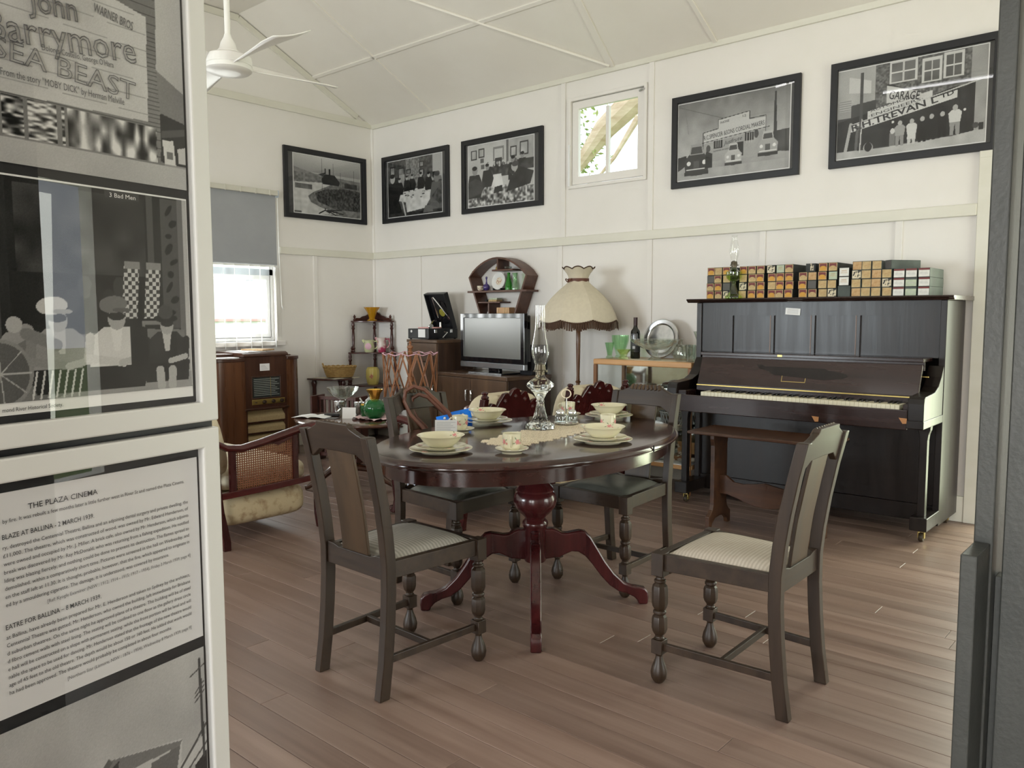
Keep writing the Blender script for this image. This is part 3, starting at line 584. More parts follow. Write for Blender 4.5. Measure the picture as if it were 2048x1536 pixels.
def LT(par, base, body, x0, z0, x1, z1, **k): return letter(par, body, x0-base[0], z0-base[1], x1-base[0], z1-base[1], **k)
b1 = (-.642+W1/2, 1.506+H1/2)
LT(ps[0], b1, 'John', -.307, 1.732, -.231, 1.738, h=.035, outline=.018, m='ink grey'); LT(ps[0], b1, 'Barrymore', -.366, 1.676, -.1315, 1.701, h=.042, outline=.012, m='ink grey')
LT(ps[0], b1, 'SEA BEAST', -.362, 1.653, -.1372, 1.6395, h=.03, outline=.012, m='ink grey'); LT(ps[0], b1, 'WARNER BROS', -.205, 1.762, -.137, 1.7525, h=.014, m='ink grey', bold=.01)
LT(ps[0], b1, "Dolores Costello, George O'Hara", -.29, 1.6795, -.174, 1.6835, h=.009, m='ink grey'); LT(ps[0], b1, 'From the story "MOBY DICK" by Herman Melville', -.352, 1.6285, -.158, 1.6285, h=.0105, m='ink grey')
LT(t, (-.34, cz), 'mond River Historical Society.', -.375, 1.1445, -.285, 1.1448, h=.006, y=-.0085)
b2 = (-.345, 1.3225); LT(ps[1], b2, '3 Bad Men', -.192, 1.4765, -.145, 1.4765, h=.007, m='white paper')
# lower frame
cz2 = 1.0787-FH2/2
pc = Pic(.60, .53, .0018, .74, 13)                          # picture theatre: x -.642..-.042, z .139..0.669
def C(x, z): return ((x+.642)/.60, (z-.139)/.53)
def CP(*a): return [C(*c) for c in a]
pc.noise(6, .05); pc.grad(.0, .70, .2, .72); pc.noise(14, .03)
pc.poly(CP((-.45, .30), (-.24, .545), (-.095, .515), (-.1, .47), (-.05, .50), (-.042, .50), (-.042, .2), (-.45, .2)), .80)
pc.poly(CP((-.25, .52), (-.235, .543), (-.095, .512), (-.11, .495), (-.12, .505), (-.225, .51)), .50); pc.poly(CP((-.46, .33), (-.238, .548), (-.232, .538), (-.45, .31)), .40); pc.poly(CP((-.25, .52), (-.22, .535), (-.222, .51), (-.245, .50)), .25)
pc.poly(CP((-.40, .33), (-.235, .495), (-.18, .485), (-.18, .465), (-.24, .47), (-.38, .32)), .52); pc.poly(CP((-.235, .495), (-.17, .488), (-.175, .474), (-.235, .476)), .36)
for k in range(7): pc.line(*C(-.36+.035*k, .30+.03*k), *C(-.36+.035*k, .20), .003, .45)
pc.poly(CP((-.16, .50), (-.1, .505), (-.12, .40), (-.17, .42)), .45); pc.line(*C(-.15, .40), *C(-.115, .50), .004, .45); pc.line(*C(-.1, .46), *C(-.042, .52), .005, .35); pc.line(*C(-.12, .42), *C(-.042, .485), .004, .4)
pc.poly(CP((-.17, .38), (-.042, .47), (-.042, .2), (-.17, .2)), .22, 12, .1); pc.poly(CP((-.1, .44), (-.07, .455), (-.072, .36), (-.1, .35)), .7)
pc.line(*C(-.053, .648), *C(-.049, .46), .006, .28)
for z, s in ((.63, .03), (.595, .016), (.587, .016), (.578, .016)): pc.line(*C(-.053-s*.7, z-.008), *C(-.053+s*.5, z+.008), .003, .35)
pc.rect(0, 0, 1, .14, .6, 12, .05)
t2, ps2 = framed('white_framed_display', 'white framed display of printed text above a picture theatre photo', FW2, FH2, .036, .022, 'white frame', 'black mat', tuple(M4 @ Vector((-.34, -.002, cz2))), RZ, [(pc, (-.642+.3)+.34, .139+.265-cz2)], 'white framed displays', border=0)
mat('text sheet', (.70, .70, .71), .6)
obj('text_sheet', MB().box(-.645+.34, -.041+.34, -.0075, -.006, .689-cz2, 1.0265-cz2), 'text sheet', t2, smooth=0)
bb = (-.34, cz2); kw = dict(y=-.0088)
LT(t2, bb, 'THE PLAZA CINEMA', -.3466, .9955, -.2355, .9965, h=.0085, bold=.004, **kw); LT(t2, bb, 'by fire. It was rebuilt a few months later a little further west in River St and named the Plaza Cinema.', -.384, .9815, -.0707, .984, h=.006, **kw)
LT(t2, bb, 'BLAZE AT BALLINA - 2 MARCH 1939.', -.386, .9575, -.2435, .959, h=.0075, bold=.004, **kw)
B1 = ['ry, destroyed the Centennial Theatre, Ballina and an adjoining dental surgery and private dwelling, the', '£11,000. The theatre, which was constructed of wood, was owned by Mr. Edward Henderson, of', 'were owned and occupied by Mr. J. Miller. A brick cafe, also owned by Mr. Henderson, which adjoints', 'break was discovered by Mr. Ray McDonald, who was returning from a fishing expedition. He notified', 'lding was blazing fiercely, and nothing could be done to prevent its destruction. The flames spread to', 'demolished. within a comparatively short time. Pictures were screened in the hall on Wednesday, and', 'en the staff left at 11.30. It is thought, probable, however, that the fire, which appeared to originate in']
for k, s in enumerate(B1): LT(t2, bb, s, -.386, .9425-.0123*k, -.0645, .9455-.0123*k, h=.006, **kw)
LT(t2, bb, 'ed by a smouldering cigarette. The damage, it is understood, was covered by insurance.', -.386, .9425-.0123*7, -.108, .945-.0123*7, h=.006, **kw)
LT(t2, bb, '[Ref: Kyogle Examiner (NSW : 1912; 1914 - 1915; 1917 - 1954), Friday 3 March 1939, page 4]', -.325, .8435, -.0635, .8465, h=.0055, m='ink grey', **kw)
LT(t2, bb, 'EATRE FOR BALLINA – 8 MARCH 1939.', -.388, .822, -.238, .8235, h=.0075, bold=.004, **kw)
B2 = ['at Ballina, have already been prepared for Mr. E. Henderson and taken to Sydney by the architect,', 'Centennial Theatre was gutted, Mr. Henderson, who owned the building, left immediately for Brisbane', 'd suburban theatres. On the same night he approved plans of a theatre. The building will be of steel', 'd fibro cement walls with steel lining. The seating will be confined to one floor as the gallery dress circle', 'e hall will be constructed on a slope with permanent seating, while the front portion will be level and will', 'nable the space to be used for dancing. Mr. Henderson stated that the frontage of the new theatre would', 'age of 45 feet to the old theatre. The depth would be about 150 or 160 feet. He added that work would']
for k, s in enumerate(B2): LT(t2, bb, s, -.388, .8075-.0121*k, -.066, .8105-.0121*k, h=.006, **kw)
LT(t2, bb, 'ha had been approved. The theatre would probably be completed in about four months.', -.388, .8075-.0121*7, -.108, .81-.0121*7, h=.006, **kw)
LT(t2, bb, '[Northern Star (Lismore, NSW : 1876 - 1954), Wednesday 8 March 1939, page 9]', -.30, .7095, -.067, .7125, h=.0055, m='ink grey', **kw)

# ---------------------------------------------------------------- black partition at the right edge
mat('black paint', (.040, .043, .040), .42, c2=(.055, .058, .054), scale=(8, 8, 8), bump=.05, bscale=120)
t = thing('display_partition', 'black painted partition frame standing closest to the camera at far right', 'partition', (-.1, 1.3, 0))
obj('post', MB().box(-.2475, -.2225, 1.301, 1.42, 0, 2.5), 'black paint', t, world=True, smooth=0, bevel=.002)
obj('lower_post', MB().box(-.2465, -.2255, 1.216, 1.3005, 0, .955), 'black paint', t, world=True, smooth=0, bevel=.002)
obj('panel', MB().box(-.212, .6, 1.31, 1.34, 0, 2.5), 'black paint', t, world=True, smooth=0, bevel=.002)
obj('base_rail', MB().box(-.222, .6, 1.33, 1.36, 0, .9), 'black paint', t, world=True, smooth=0)

# ---------------------------------------------------------------- ceiling fan and tubes
mat('fan white', (.80, .79, .76), .35)
fx, fy, fz = -3.69, 2.116, 2.515
t = thing('ceiling_fan', 'white four-bladed ceiling fan hanging from the flat ceiling', 'fan', (fx, fy, ZT+.02))
obj('down_rod', MB().tube([(fx, fy, fz+.1), (fx, fy, ZT+.02)], .014, 12), 'fan white', t, world=True)
obj('canopy', MB().lathe([(.0, ZT+.02), (.06, ZT+.02), (.055, ZT-.03), (.016, ZT-.06)], 20, (fx, fy, 0)), 'fan white', t, world=True)
obj('hub_cone', MB().lathe([(.016, .13), (.02, .115), (.034, .09), (.042, .06), (.052, .05), (.052, .03)], 24, (fx, fy, fz)), 'fan white', t, world=True)
obj('motor_housing', MB().lathe([(.0, .032), (.09, .032), (.108, .022), (.111, .008), (.111, -.018), (.108, -.02), (.108, -.024), (.112, -.026), (.11, -.04), (.098, -.05), (.05, -.055), (0, -.056)], 36, (fx, fy, fz)), 'fan white', t, world=True)
for k in range(4):
    a = math.radians(-3+k*88); R = Matrix.Translation((fx, fy, fz-.005)) @ Matrix.Rotation(a, 4, 'Z')
    def bl(u, v):
        r = .10+u*.49; hw = .028+.05*min(1, u*1.3); sk = .05*(v-.5)*u**3
        return tuple(R @ Vector((r+sk, (v-.5)*2*hw, .004-.008*math.cos((v-.5)*PI)+(v-.5)*.05)))
    mb = MB().grid(bl, 14, 6); o = obj('blade', mb, 'fan white', t, world=True, fix=False); md = o.modifiers.new('thick', 'SOLIDIFY'); md.thickness = .005
mat('tube light', (1, 1, 1), .5, emis=((1, .98, 1), 14)); mat('batten white', (.8, .8, .8), .4)
for nm, x0, x1, y0, y1 in (('fluorescent light fixed to the ceiling nearer the camera', -3.15, -1.95, .66, .55), ('fluorescent light fixed to the ceiling behind the fan', -4.0, -2.85, 1.76, 2.1)):
    t = thing('fluorescent_light', nm, 'light', ((x0+x1)/2, (y0+y1)/2, ZT+.01), group='ceiling tubes')
    obj('batten_case', MB().bar((x0, y0, ZT-.01), (x1, y1, ZT-.01), .06, .05), 'batten white', t, world=True, smooth=0, bevel=.006)
    obj('tube', MB().tube([(x0+.02, y0, ZT-.055), (x1-.02, y1, ZT-.055)], .013, 10), 'tube light', t, world=True)
    for s in (0, 1): obj('tube_holder', MB().cbox((x0+(x1-x0)*(.012+.976*s), y0+(y1-y0)*s, ZT-.05), (.02, .03, .05)), 'batten white', t, world=True, smooth=0)
# ================================================================ DINING TABLE
wood('mahogany', (.016, .005, .004), (.042, .012, .009), 'y', .16, coat=.35, rvar=.05); wood('mahogany leg', (.026, .005, .006), (.062, .011, .011), 'z', .22, coat=.3)
TX, TY, TZ, TA, TB = -2.195, 2.655, .765, .535, .80
t = thing('dining_table', 'oval dark red mahogany pedestal dining table laid with crockery', 'table', (TX, TY, 0))
def oval(a, b, z, n=72): return [(a*math.cos(2*PI*k/n), b*math.sin(2*PI*k/n), z) for k in range(n)]
prof = [(.30, TZ), (.022, TZ), (.018, TZ-.001), (.012, TZ-.004), (.004, TZ-.010), (0, TZ-.018), (0, TZ-.022), (.006, TZ-.028), (.012, TZ-.030), (.012, TZ-.034), (.3, TZ-.036)]
obj('tabletop', MB().loft([oval(TA-i, TB-i, z) for i, z in prof]), 'mahogany', t, smooth=30)
obj('apron', MB().loft([oval(TA-.045, TB-.045, TZ-.034), oval(TA-.045, TB-.045, TZ-.09), oval(TA-.065, TB-.065, TZ-.092), oval(TA-.065, TB-.065, TZ-.036)], cap=False, closed=True), 'mahogany', t, smooth=40)
obj('joint_line', MB().add([(TA*math.cos(a)*1.0005*s, .10, TZ-.014+dz) for s in (1,) for a in (0,) for dz in (0, .001)]+[(TA, .1012, TZ-.014), (TA, .1012, TZ-.02)], [(0, 1, 2, 3)]) if False else MB().cbox((TA-.002, .10, TZ-.016), (.006, .0015, .026)), 'black mat', t, smooth=0)
obj('pedestal', MB().lathe([(.09, TZ-.045), (.09, TZ-.075), (.055, TZ-.085), (.042, .62), (.042, .595), (.05, .565), (.075, .54), (.083, .527), (.080, .518), (.088, .51), (.094, .49), (.095, .472), (.088, .45), (.068, .425), (.047, .405), (.044, .395), (.056, .382), (.058, .372), (.054, .362), (.05, .355), (.05, .215), (.044, .205), (0, .203)], 40), 'mahogany leg', t)
top = [(.035, .352), (.075, .352), (.095, .345), (.115, .332), (.14, .330), (.165, .335), (.195, .340), (.22, .335), (.245, .31), (.275, .26), (.31, .20), (.35, .145), (.395, .10), (.435, .082), (.465, .078), (.49, .072), (.504, .055), (.506, .03), (.502, 0)]
bot = [(.462, 0), (.458, .015), (.44, .034), (.41, .05), (.37, .062), (.33, .09), (.29, .135), (.25, .19), (.22, .225), (.19, .245), (.16, .248), (.13, .235), (.105, .222), (.09, .222), (.035, .215)]
lg = MB().prism(top+bot, 'y', -.022, .022).mesh('leg')
for k in range(4):
    a = math.radians((-50, 45.5, 130, -134)[k]); obj('leg', lg, 'mahogany leg', t, bevel=.007, seg=3, rot=(0, 0, a))

# ================================================================ CHAIRS
wood('chair oak', (.016, .009, .005), (.042, .024, .013), 'z', .42); wood('chair rail oak', (.016, .009, .005), (.042, .024, .013), 'x', .42); wood('splat oak', (.030, .017, .008), (.075, .042, .019), 'z', .45, fine=.5)
mat('striped seat cloth', (.36, .34, .30), .75, stripes=('Y', 22, (.20, .19, .17), .75), c2=(.40, .37, .33), scale=(30, 30, 30), bump=.1, bscale=200)
mat('pale seat cloth', (.46, .40, .33), .75, stripes=('Y', 26, (.33, .29, .24), .7), c2=(.50, .45, .38), scale=(30, 30, 30), bump=.1, bscale=200)
mat('dark seat vinyl', (.085, .088, .075), .32, c2=(.11, .112, .095), scale=(5, 5, 5), bump=.08, bscale=120)
YB_ = [(0, -.232), (.12, -.215), (.25, -.203), (.36, -.197), (.46, -.197), (.56, -.207), (.66, -.222), (.78, -.247), (.9, -.275)]
def yb(z):
    for (z0, y0), (z1, y1) in zip(YB_, YB_[1:]):
        if z <= z1: return y0+(y1-y0)*(z-z0)/(z1-z0)
    return y1+(z-z1)*(-.235)
def make_chair(label, seatm):
    t = thing('dining_chair', label, 'chair', group='dining chairs round the oval table')
    for s in (-1, 1):
        rings = []
        for z, y in YB_[:-1]+[(.885 if False else .893, yb(.893))]:
            d = .021 if z < .7 else .019; x0 = s*(.172+.004*max(0, z-.46)); sl = 0
            rings.append([(x0-.017, y-d, z), (x0+.017, y-d, z), (x0+.017, y+d, z), (x0-.017, y+d, z)])
        obj('back_leg', MB().loft(rings), 'chair oak', t, smooth=25, bevel=.003)
        x = s*.195; y = .205
        mb = MB().box(x-.023, x+.023, y-.023, y+.023, .385, .466)
        mb.lathe([(.018, .386), (.014, .378), (.015, .372), (.021, .368), (.021, .362), (.017, .358)], 16, (x, y, 0))
        mb.lathe([(.016, .359), (.026, .348), (.0285, .335), (.0285, .285), (.025, .272), (.018, .262)], 8, (x, y, 0), ph=PI/8)
        mb.lathe([(.018, .263), (.023, .258), (.023, .25), (.018, .245)], 14, (x, y, 0))
        mb.lathe([(.017, .246), (.025, .238), (.0275, .228), (.0275, .195), (.024, .182), (.016, .172)], 8, (x, y, 0), ph=PI/8)
        mb.lathe([(.016, .173), (.014, .165), (.019, .16), (.014, .155)], 14, (x, y, 0))
        mb.box(x-.021, x+.021, y-.021, y+.021, .107, .157)
        mb.lathe([(.016, .108), (.012, .098), (.013, .09), (.017, .078), (.025, .058), (.029, .038), (.027, .02), (.019, .006), (.013, 0)], 18, (x, y, 0))
        obj('front_leg', mb, 'chair oak', t, smooth=28, bevel=.0015, seg=1)
        obj('side_rail', MB().loft([[(s*.152, yb(.44), .405), (s*.178, yb(.44), .405), (s*.178, yb(.44), .463), (s*.152, yb(.44), .463)], [(s*.182, .205, .405), (s*.208, .205, .405), (s*.208, .205, .463), (s*.182, .205, .463)]]), 'chair rail oak', t, smooth=0, bevel=.002)
        obj('side_stretcher', MB().bar((s*.172, yb(.13), .13), (s*.193, .2, .132), .016, .026), 'chair oak', t, smooth=0, bevel=.002)
    obj('front_rail', MB().box(-.195, .195, .193, .221, .405, .463), 'chair rail oak', t, smooth=0, bevel=.002)
    obj('back_rail', MB().prism([(-.16, .40), (.16, .40), (.16, .478), (.12, .476), (.09, .468), (-.09, .468), (-.12, .476), (-.16, .478)], 'y', yb(.44)-.012, yb(.44)+.012), 'chair rail oak', t, smooth=0, bevel=.002)
    obj('cross_stretcher', MB().bar((-.182, -.02, .131), (.182, -.02, .131), .016, .024), 'chair rail oak', t, smooth=0, bevel=.002)
    def curved(poly, th, n=None):
        mb = MB(); mb.loft([[(x, yb(z)+d+off, z) for x, z in poly] for d, off in ((-th/2, 0), (th/2, 0))]); return mb
    sp = [(-.072, .462)]+[(-.072+.0*k, .462+k*.0525) for k in range(1, 8)]+[(.072, .83-.0525*k) for k in range(0, 8)]
    obj('splat', curved(sp, .012), 'splat oak', t, smooth=20, bevel=.002)
    cr = [(-.162, .79), (-.10, .826), (0, .828), (.10, .826), (.162, .79), (.162, .889), (.132, .897), (.098, .912), (.092, .917), (.088, .927), (-.088, .927), (-.092, .917), (-.098, .912), (-.132, .897), (-.162, .889)]
    obj('crest_rail', curved(cr, .024), 'chair rail oak', t, smooth=0, bevel=.003)
    mb = MB()
    for k in range(8):
        x = -.078+.0222*k; sk = .006 if k < 4 else -.003
        mb.tube([(x-sk, yb(.905)+.011, .903), (x, yb(.918)+.008, .918), (x+sk*.4, yb(.924)+.001, .9235)], .0095, 8)
    obj('carved_top', mb, 'splat oak', t)
    def pad(u, v):
        w = (.150+.035*v); x = (u-.5)*2*w; y = -.175+.365*v; e = (1-abs(2*u-1)**4)*(1-abs(2*v-1)**4); return (x, y, .456+.032*max(0, e)**.6)
    obj('seat_pad', MB().grid(pad, 16, 16), seatm, t, smooth=80, fix=False)
    obj('seat_underside', MB().box(-.165, .165, -.18, .19, .44, .455), 'black mat', t, smooth=0)
    return t
ch1 = make_chair('dark oak dining chair with grey striped seat, back to the camera at left', 'striped seat cloth')
ch2 = make_chair('dark oak dining chair with pale fawn seat, in front of the piano', 'pale seat cloth')
ch3 = make_chair('dark oak dining chair with dark seat at the table end by the glass cabinet', 'dark seat vinyl')
ch4 = make_chair('dark oak dining chair with dark seat holding the brown handbag', 'dark seat vinyl')
for c, x, y, rz in ((ch1, -2.197, 1.885, math.radians(-1)), (ch2, -1.197, 2.57, math.radians(91)), (ch3, -2.153, 3.215, math.radians(180)), (ch4, -2.675, 2.638, math.radians(-90))):
    c.location = (x, y, 0); c.rotation_euler = (0, 0, rz)

# ================================================================ TABLEWARE
mat('cream china', (.70, .66, .48), .18, coat=.5, croughness=.05); mat('rose print', (.62, .22, .22), .3); mat('leaf print', (.22, .27, .16), .3)
def flower(mb, f, s):      # f maps 2d offsets to the surface
    for k in range(6):
        a = k*PI/3; pts = [(0, 0), (.5*s*math.cos(a-.5), .5*s*math.sin(a-.5)), (s*math.cos(a-.25), s*math.sin(a-.25)), (s*math.cos(a+.25), s*math.sin(a+.25)), (.5*s*math.cos(a+.5), .5*s*math.sin(a+.5))]
        mb.add([f(*p) for p in pts], [(0, 1, 2, 3, 4)])
def leaf(mb, f, x, y, a, s):
    pts = [(x, y), (x+.5*s*math.cos(a-.4), y+.5*s*math.sin(a-.4)), (x+s*math.cos(a), y+s*math.sin(a)), (x+.5*s*math.cos(a+.4), y+.5*s*math.sin(a+.4))]; mb.add([f(*p) for p in pts], [(0, 1, 2, 3)])
def decals(t, fs, s):
    a, b = MB(), MB()
    for f in fs:
        flower(a, f, s); leaf(b, f, s*.5, s*.8, 1.0, s*1.3); leaf(b, f, -s*.8, s*.4, 2.5, s*1.1); leaf(b, f, s*.9, -s*.3, -.3, s*1.2); flower(a, (lambda x, y, f=f: f(x-s*1.4, y-s*.6)), s*.45)
    obj('rose_decal', a, 'rose print', t, smooth=0, fix=False, kind='stuff'); obj('leaf_decal', b, 'leaf print', t, smooth=0, fix=False, kind='stuff')
def on_plate(a, r, z): return lambda x, y: ((r+y)*math.cos(a+x/r), (r+y)*math.sin(a+x/r), z+(.06*y))
def plate(R, h, name, label, loc, group, rz=0):
    t = thing(name, label, 'plate', loc, rz, group); k = R/.12
    obj('dish', MB().lathe([(.0, .004), (.062*k, .004), (.068*k, .0), (.072*k, 0), (.074*k, .004), (.09*k, .010*h), (.118*k, .018*h), (.12*k, .0195*h), (.1195*k, .021*h), (.117*k, .021*h), (.088*k, .013*h), (.074*k, .008), (.0, .0075)], 48), 'cream china', t)
    decals(t, [on_plate(a, .100*k, .0182*h) for a in (.6, 2.6, 4.7)], .012*k); return t
def bowl(label, loc, rz=0):
    t = thing('bowl', label, 'bowl', loc, rz, 'rose pattern bowls')
    obj('dish', MB().lathe([(0, .004), (.036, .004), (.040, 0), (.046, 0), (.052, .005), (.066, .017), (.076, .030), (.083, .038), (.090, .042), (.0915, .0435), (.090, .0445), (.080, .040), (.073, .031), (.062, .019), (.047, .009), (0, .008)], 48), 'cream china', t)
    def f(a): return lambda x, y: ((.0755+y*.5)*math.cos(a+x/.0755), (.0755+y*.5)*math.sin(a+x/.0755), .0345+.62*y)
    decals(t, [f(a) for a in (.9, 3.3, 5.4)], .011); return t
def cup(label, loc, rz=0):
    t = thing('teacup', label, 'cup', loc, rz, 'rose pattern teacups')
    P = [(.022, 0), (.024, .0), (.026, .004), (.0315, .012), (.0335, .024), (.034, .04), (.036, .066), (.0345, .066), (.0325, .04), (.031, .022), (.024, .008), (0, .006)]
    obj('body', MB().lathe([(0, .002)]+P, 36), 'cream china', t)
    obj('handle', MB().tube([(-.033, 0, .054), (-.043, 0, .058), (-.052, 0, .05), (-.053, 0, .038), (-.046, 0, .026), (-.033, 0, .018)], .0035, 8), 'cream china', t)
    def f(a): return lambda x, y: ((.0352+.02*y)*math.cos(a-x/.0352), (.0352+.02*y)*math.sin(a-x/.0352), .036+y)
    decals(t, [f(a) for a in (-1.0, 1.2, 2.2, -2.4)], .0105); return t
def saucer(label, loc, rz=0): return plate(.064, .9, 'saucer', label, loc, 'rose pattern saucers', rz)
sets = (('nearest the left chair', -2.195, 2.091, .2), ('beside the name card and handbag', -2.614, 2.80, 1.4), ('on the right side of the table', -1.86, 2.685, 2.2), ('at the far end by the glass cabinet', -2.285, 3.35, 3.1))
for where, x, y, a in sets:
    plate(.121, .75, 'dinner_plate', 'large cream rose-edged plate '+where, (x, y, TZ), 'rose pattern dinner plates', a)
    plate(.098, .65, 'side_plate', 'smaller cream plate stacked under a bowl '+where, (x, y, TZ+.0125), 'rose pattern side plates', a+1)
    bowl('cream bowl on top of two plates '+where, (x, y, TZ+.0215), a+.5)
for where, x, y, a in (('nearest the camera on the table', -1.974, 2.25, 2.2), ('behind the name card', -2.50, 2.50, 1.2), ('behind the cruet set', -2.46, 3.24, .4), ('behind the right hand bowl', -2.02, 2.955, -1.0)):
    saucer('cream saucer under the cup '+where, (x, y, TZ), a); cup('cream rose-pattern cup '+where, (x, y, TZ+.0085), a)
# crochet runner
mat('crochet', (.78, .68, .52), .9, bump=.2, bscale=300)
def motif(mb, cx, cy, r, z, ph):
    n = 8
    for k in range(n):
        a = ph+2*PI*k/n; pts = [(cx+r*.25*math.cos(a-.3), cy+r*.25*math.sin(a-.3)), (cx+r*.7*math.cos(a-.34), cy+r*.7*math.sin(a-.34)), (cx+r*1.02*math.cos(a-.15), cy+r*1.02*math.sin(a-.15)), (cx+r*1.02*math.cos(a+.15), cy+r*1.02*math.sin(a+.15)), (cx+r*.7*math.cos(a+.34), cy+r*.7*math.sin(a+.34)), (cx+r*.25*math.cos(a+.3), cy+r*.25*math.sin(a+.3))]
        mb.prism(pts, 'z', z, z+.0022)
    mb.prism([(cx+r*.3*math.cos(2*PI*k/8), cy+r*.3*math.sin(2*PI*k/8)) for k in range(8)], 'z', z, z+.003)
mb = MB()
for i in range(-4, 5):
    for j in range(-12, 13):
        x, y = i*.033+(.0165 if j % 2 else 0), j*.0295
        if (x/.13)**2+(y/.375)**2 <= 1.0 or abs(x) < .10 and abs(y) < .34: motif(mb, x, y, .0185, 0, j*.2)
o = obj('crochet_runner', mb, 'crochet', smooth=0, loc=(-2.185, 2.70, TZ), rot=(0, 0, math.radians(8))); tag(o, 'cream crochet runner lying along the middle of the table', 'runner')
# clear oil lamp
lampg = mat('lamp glass', (.93, .98, .95), .02, trans=1, ior=1.35, spec=.6); chim = thin_glass('chimney glass', (.96, .97, .965), 1.7); brass = mat('dull brass', (.10, .085, .06), .35, metal=.9)
def oil_lamp(label, loc, g, k=1.0, kind=0):
    t = thing('oil_lamp', label, 'oil lamp', loc, 0, 'glass oil lamps'); S = lambda pr: [(r*k, z*k) for r, z in pr]
    flut = lambda a, z: 1+(.05*math.cos(a*12) if .02 < z/k < .16 else 0)
    obj('foot', MB().lathe(S([(0, 0), (.072, 0), (.075, .004), (.075, .016), (.068, .024), (.052, .032), (.036, .055), (.026, .09), (.020, .12), (.018, .135), (.021, .14), (.018, .147), (0, .147)]), 48, fn=flut), g, t)
    if kind == 0: pr = [(0, .147), (.018, .147), (.022, .16), (.036, .185), (.056, .205), (.068, .215), (.071, .224), (.069, .232), (.05, .248), (.03, .262), (.024, .272), (.022, .28), (0, .28)]
    else: pr = [(0, .147), (.02, .147), (.04, .16), (.062, .18), (.07, .205), (.07, .235), (.066, .24), (.045, .246), (.03, .262), (.024, .272), (.022, .28), (0, .28)]
    obj('font', MB().lathe(S(pr), 40), g, t)
    obj('collar', MB().lathe(S([(0, .278), (.024, .278), (.024, .292), (.036, .294), (.036, .3), (.03, .303), (.026, .33), (.012, .338), (0, .338)]), 28), 'dull brass', t)
    obj('wick_knob', MB().tube([tuple(k*c for c in p) for p in ((.02, 0, .298), (.042, 0, .298), (.044, 0, .298))], [.002*k, .002*k, .006*k], 8), 'dull brass', t)
    if kind == 0: cp = [(.026, .302), (.027, .33), (.034, .352), (.044, .38), (.0455, .40), (.042, .43), (.033, .475), (.0265, .52), (.024, .57), (.023, .62), (.0235, .63)]
    else: cp = [(.026, .302), (.024, .325), (.033, .36), (.043, .40), (.044, .43), (.037, .48), (.028, .515), (.024, .535), (.025, .55), (.031, .56), (.032, .565)]
    obj('chimney', MB().lathe(S(cp), 36, cap=False), chim, t, smooth=80, fix=False); return t
oil_lamp('clear glass oil lamp with tall chimney in the middle of the table', (-2.285, 2.80, TZ+.003), lampg, .885)
# cruet
mat('chrome', (.75, .76, .77), .12, metal=1); jarg = thin_glass('jar glass', (.80, .84, .83), 1.8)
t = thing('cruet_stand', 'chrome cruet stand with a ring handle beside the oil lamp', 'cruet stand', (-2.29, 3.0, TZ+.003))
obj('tray', MB().lathe([(0, 0), (.052, 0), (.058, .004), (.059, .008), (.056, .007), (.05, .004), (0, .004)], 32), 'chrome', t)
obj('stem', MB().tube([(0, 0, .003), (0, 0, .125)], .0035, 10), 'chrome', t)
obj('ring_handle', MB().tube([(.018*math.cos(a), .013*math.cos(a), .143+.02*math.sin(a)) for a in [2*PI*k/24 for k in range(24)]], .0025, 6, closed=True), 'crochet', t)
for nm, dx, dy in (('left', -.021, -.019), ('right', .022, .02)):
    s = thing('shaker', f'glass shaker with a chrome top, {nm} one in the cruet stand', 'shaker', (-2.29+dx, 3.0+dy, TZ+.008), group='shakers in the cruet stand')
    obj('jar', MB().lathe([(0, 0), (.022, 0), (.025, .006), (.0255, .03), (.021, .04), (.018, .044)], 24, fn=lambda a, z: 1+.03*math.cos(a*10)), jarg, s); obj('lid', MB().lathe([(.019, .043), (.02, .05), (.017, .058), (.009, .064), (0, .066)], 20), 'chrome', s)
# name card in an acrylic stand
acr = thin_glass('acrylic', (.97, .97, .97), 1.5); mat('card text', (.45, .45, .45), .7)
t = thing('sign_holder', 'small clear acrylic holder with a printed card on the table', 'sign', (-2.43, 2.345, TZ), math.radians(41))
RC = Matrix.Rotation(math.radians(-12), 4, 'X')
obj('acrylic_sheet', MB().box(-.0525, .0525, -.002, -.001, .002, .079, RC), acr, t, smooth=0); obj('acrylic_foot', MB().box(-.0525, .0525, .0, .05, 0, .002), acr, t, smooth=0)
obj('card', MB().box(-.047, .047, -.0005, .0, .004, .075, RC), 'white paper', t, smooth=0)
mb = MB()
for k in range(8): mb.box(-.04, .04-.02*((k*5) % 3)/2, -.0011, -.0009, .064-.0072*k, .0658-.0072*k, RC)
obj('print_lines', mb, 'card text', t, smooth=0)
# handbag on the left chair
mat('brown leather', (.10, .035, .02), .42, c2=(.15, .055, .03), scale=(9, 9, 9), bump=.1, bscale=80)
t = thing('handbag', 'brown leather handbag with long looped handles on the left-hand chair', 'handbag', (-2.83, 2.66, .49), math.radians(41))
obj('body', MB().loft([[(sx*math.cos(a), sy*math.sin(a), z) for a in [2*PI*k/28 for k in range(28)]] for sx, sy, z in ((.12, .06, 0), (.135, .068, .05), (.14, .065, .14), (.13, .05, .20), (.115, .03, .235))]), 'brown leather', t, smooth=60)
HB = [(-.03, .20), (-.06, .255), (-.117, .315), (-.147, .38), (-.138, .43), (-.098, .452), (-.047, .436), (.012, .379), (.066, .325), (.105, .26), (.11, .20)]
for s_, k_ in ((-1, 1), (1, .82)): obj('handle', MB().tube([(x*k_, s_*.03, .2+(z-.2)*k_) for x, z in HB], .0095, 10), 'brown leather', t)
mat('blue plastic', (.0, .20, .85), .35)
t = thing('document_wallet', 'bright blue plastic wallet poking out of the handbag', 'wallet', (-2.745, 2.665, .735), math.radians(45))
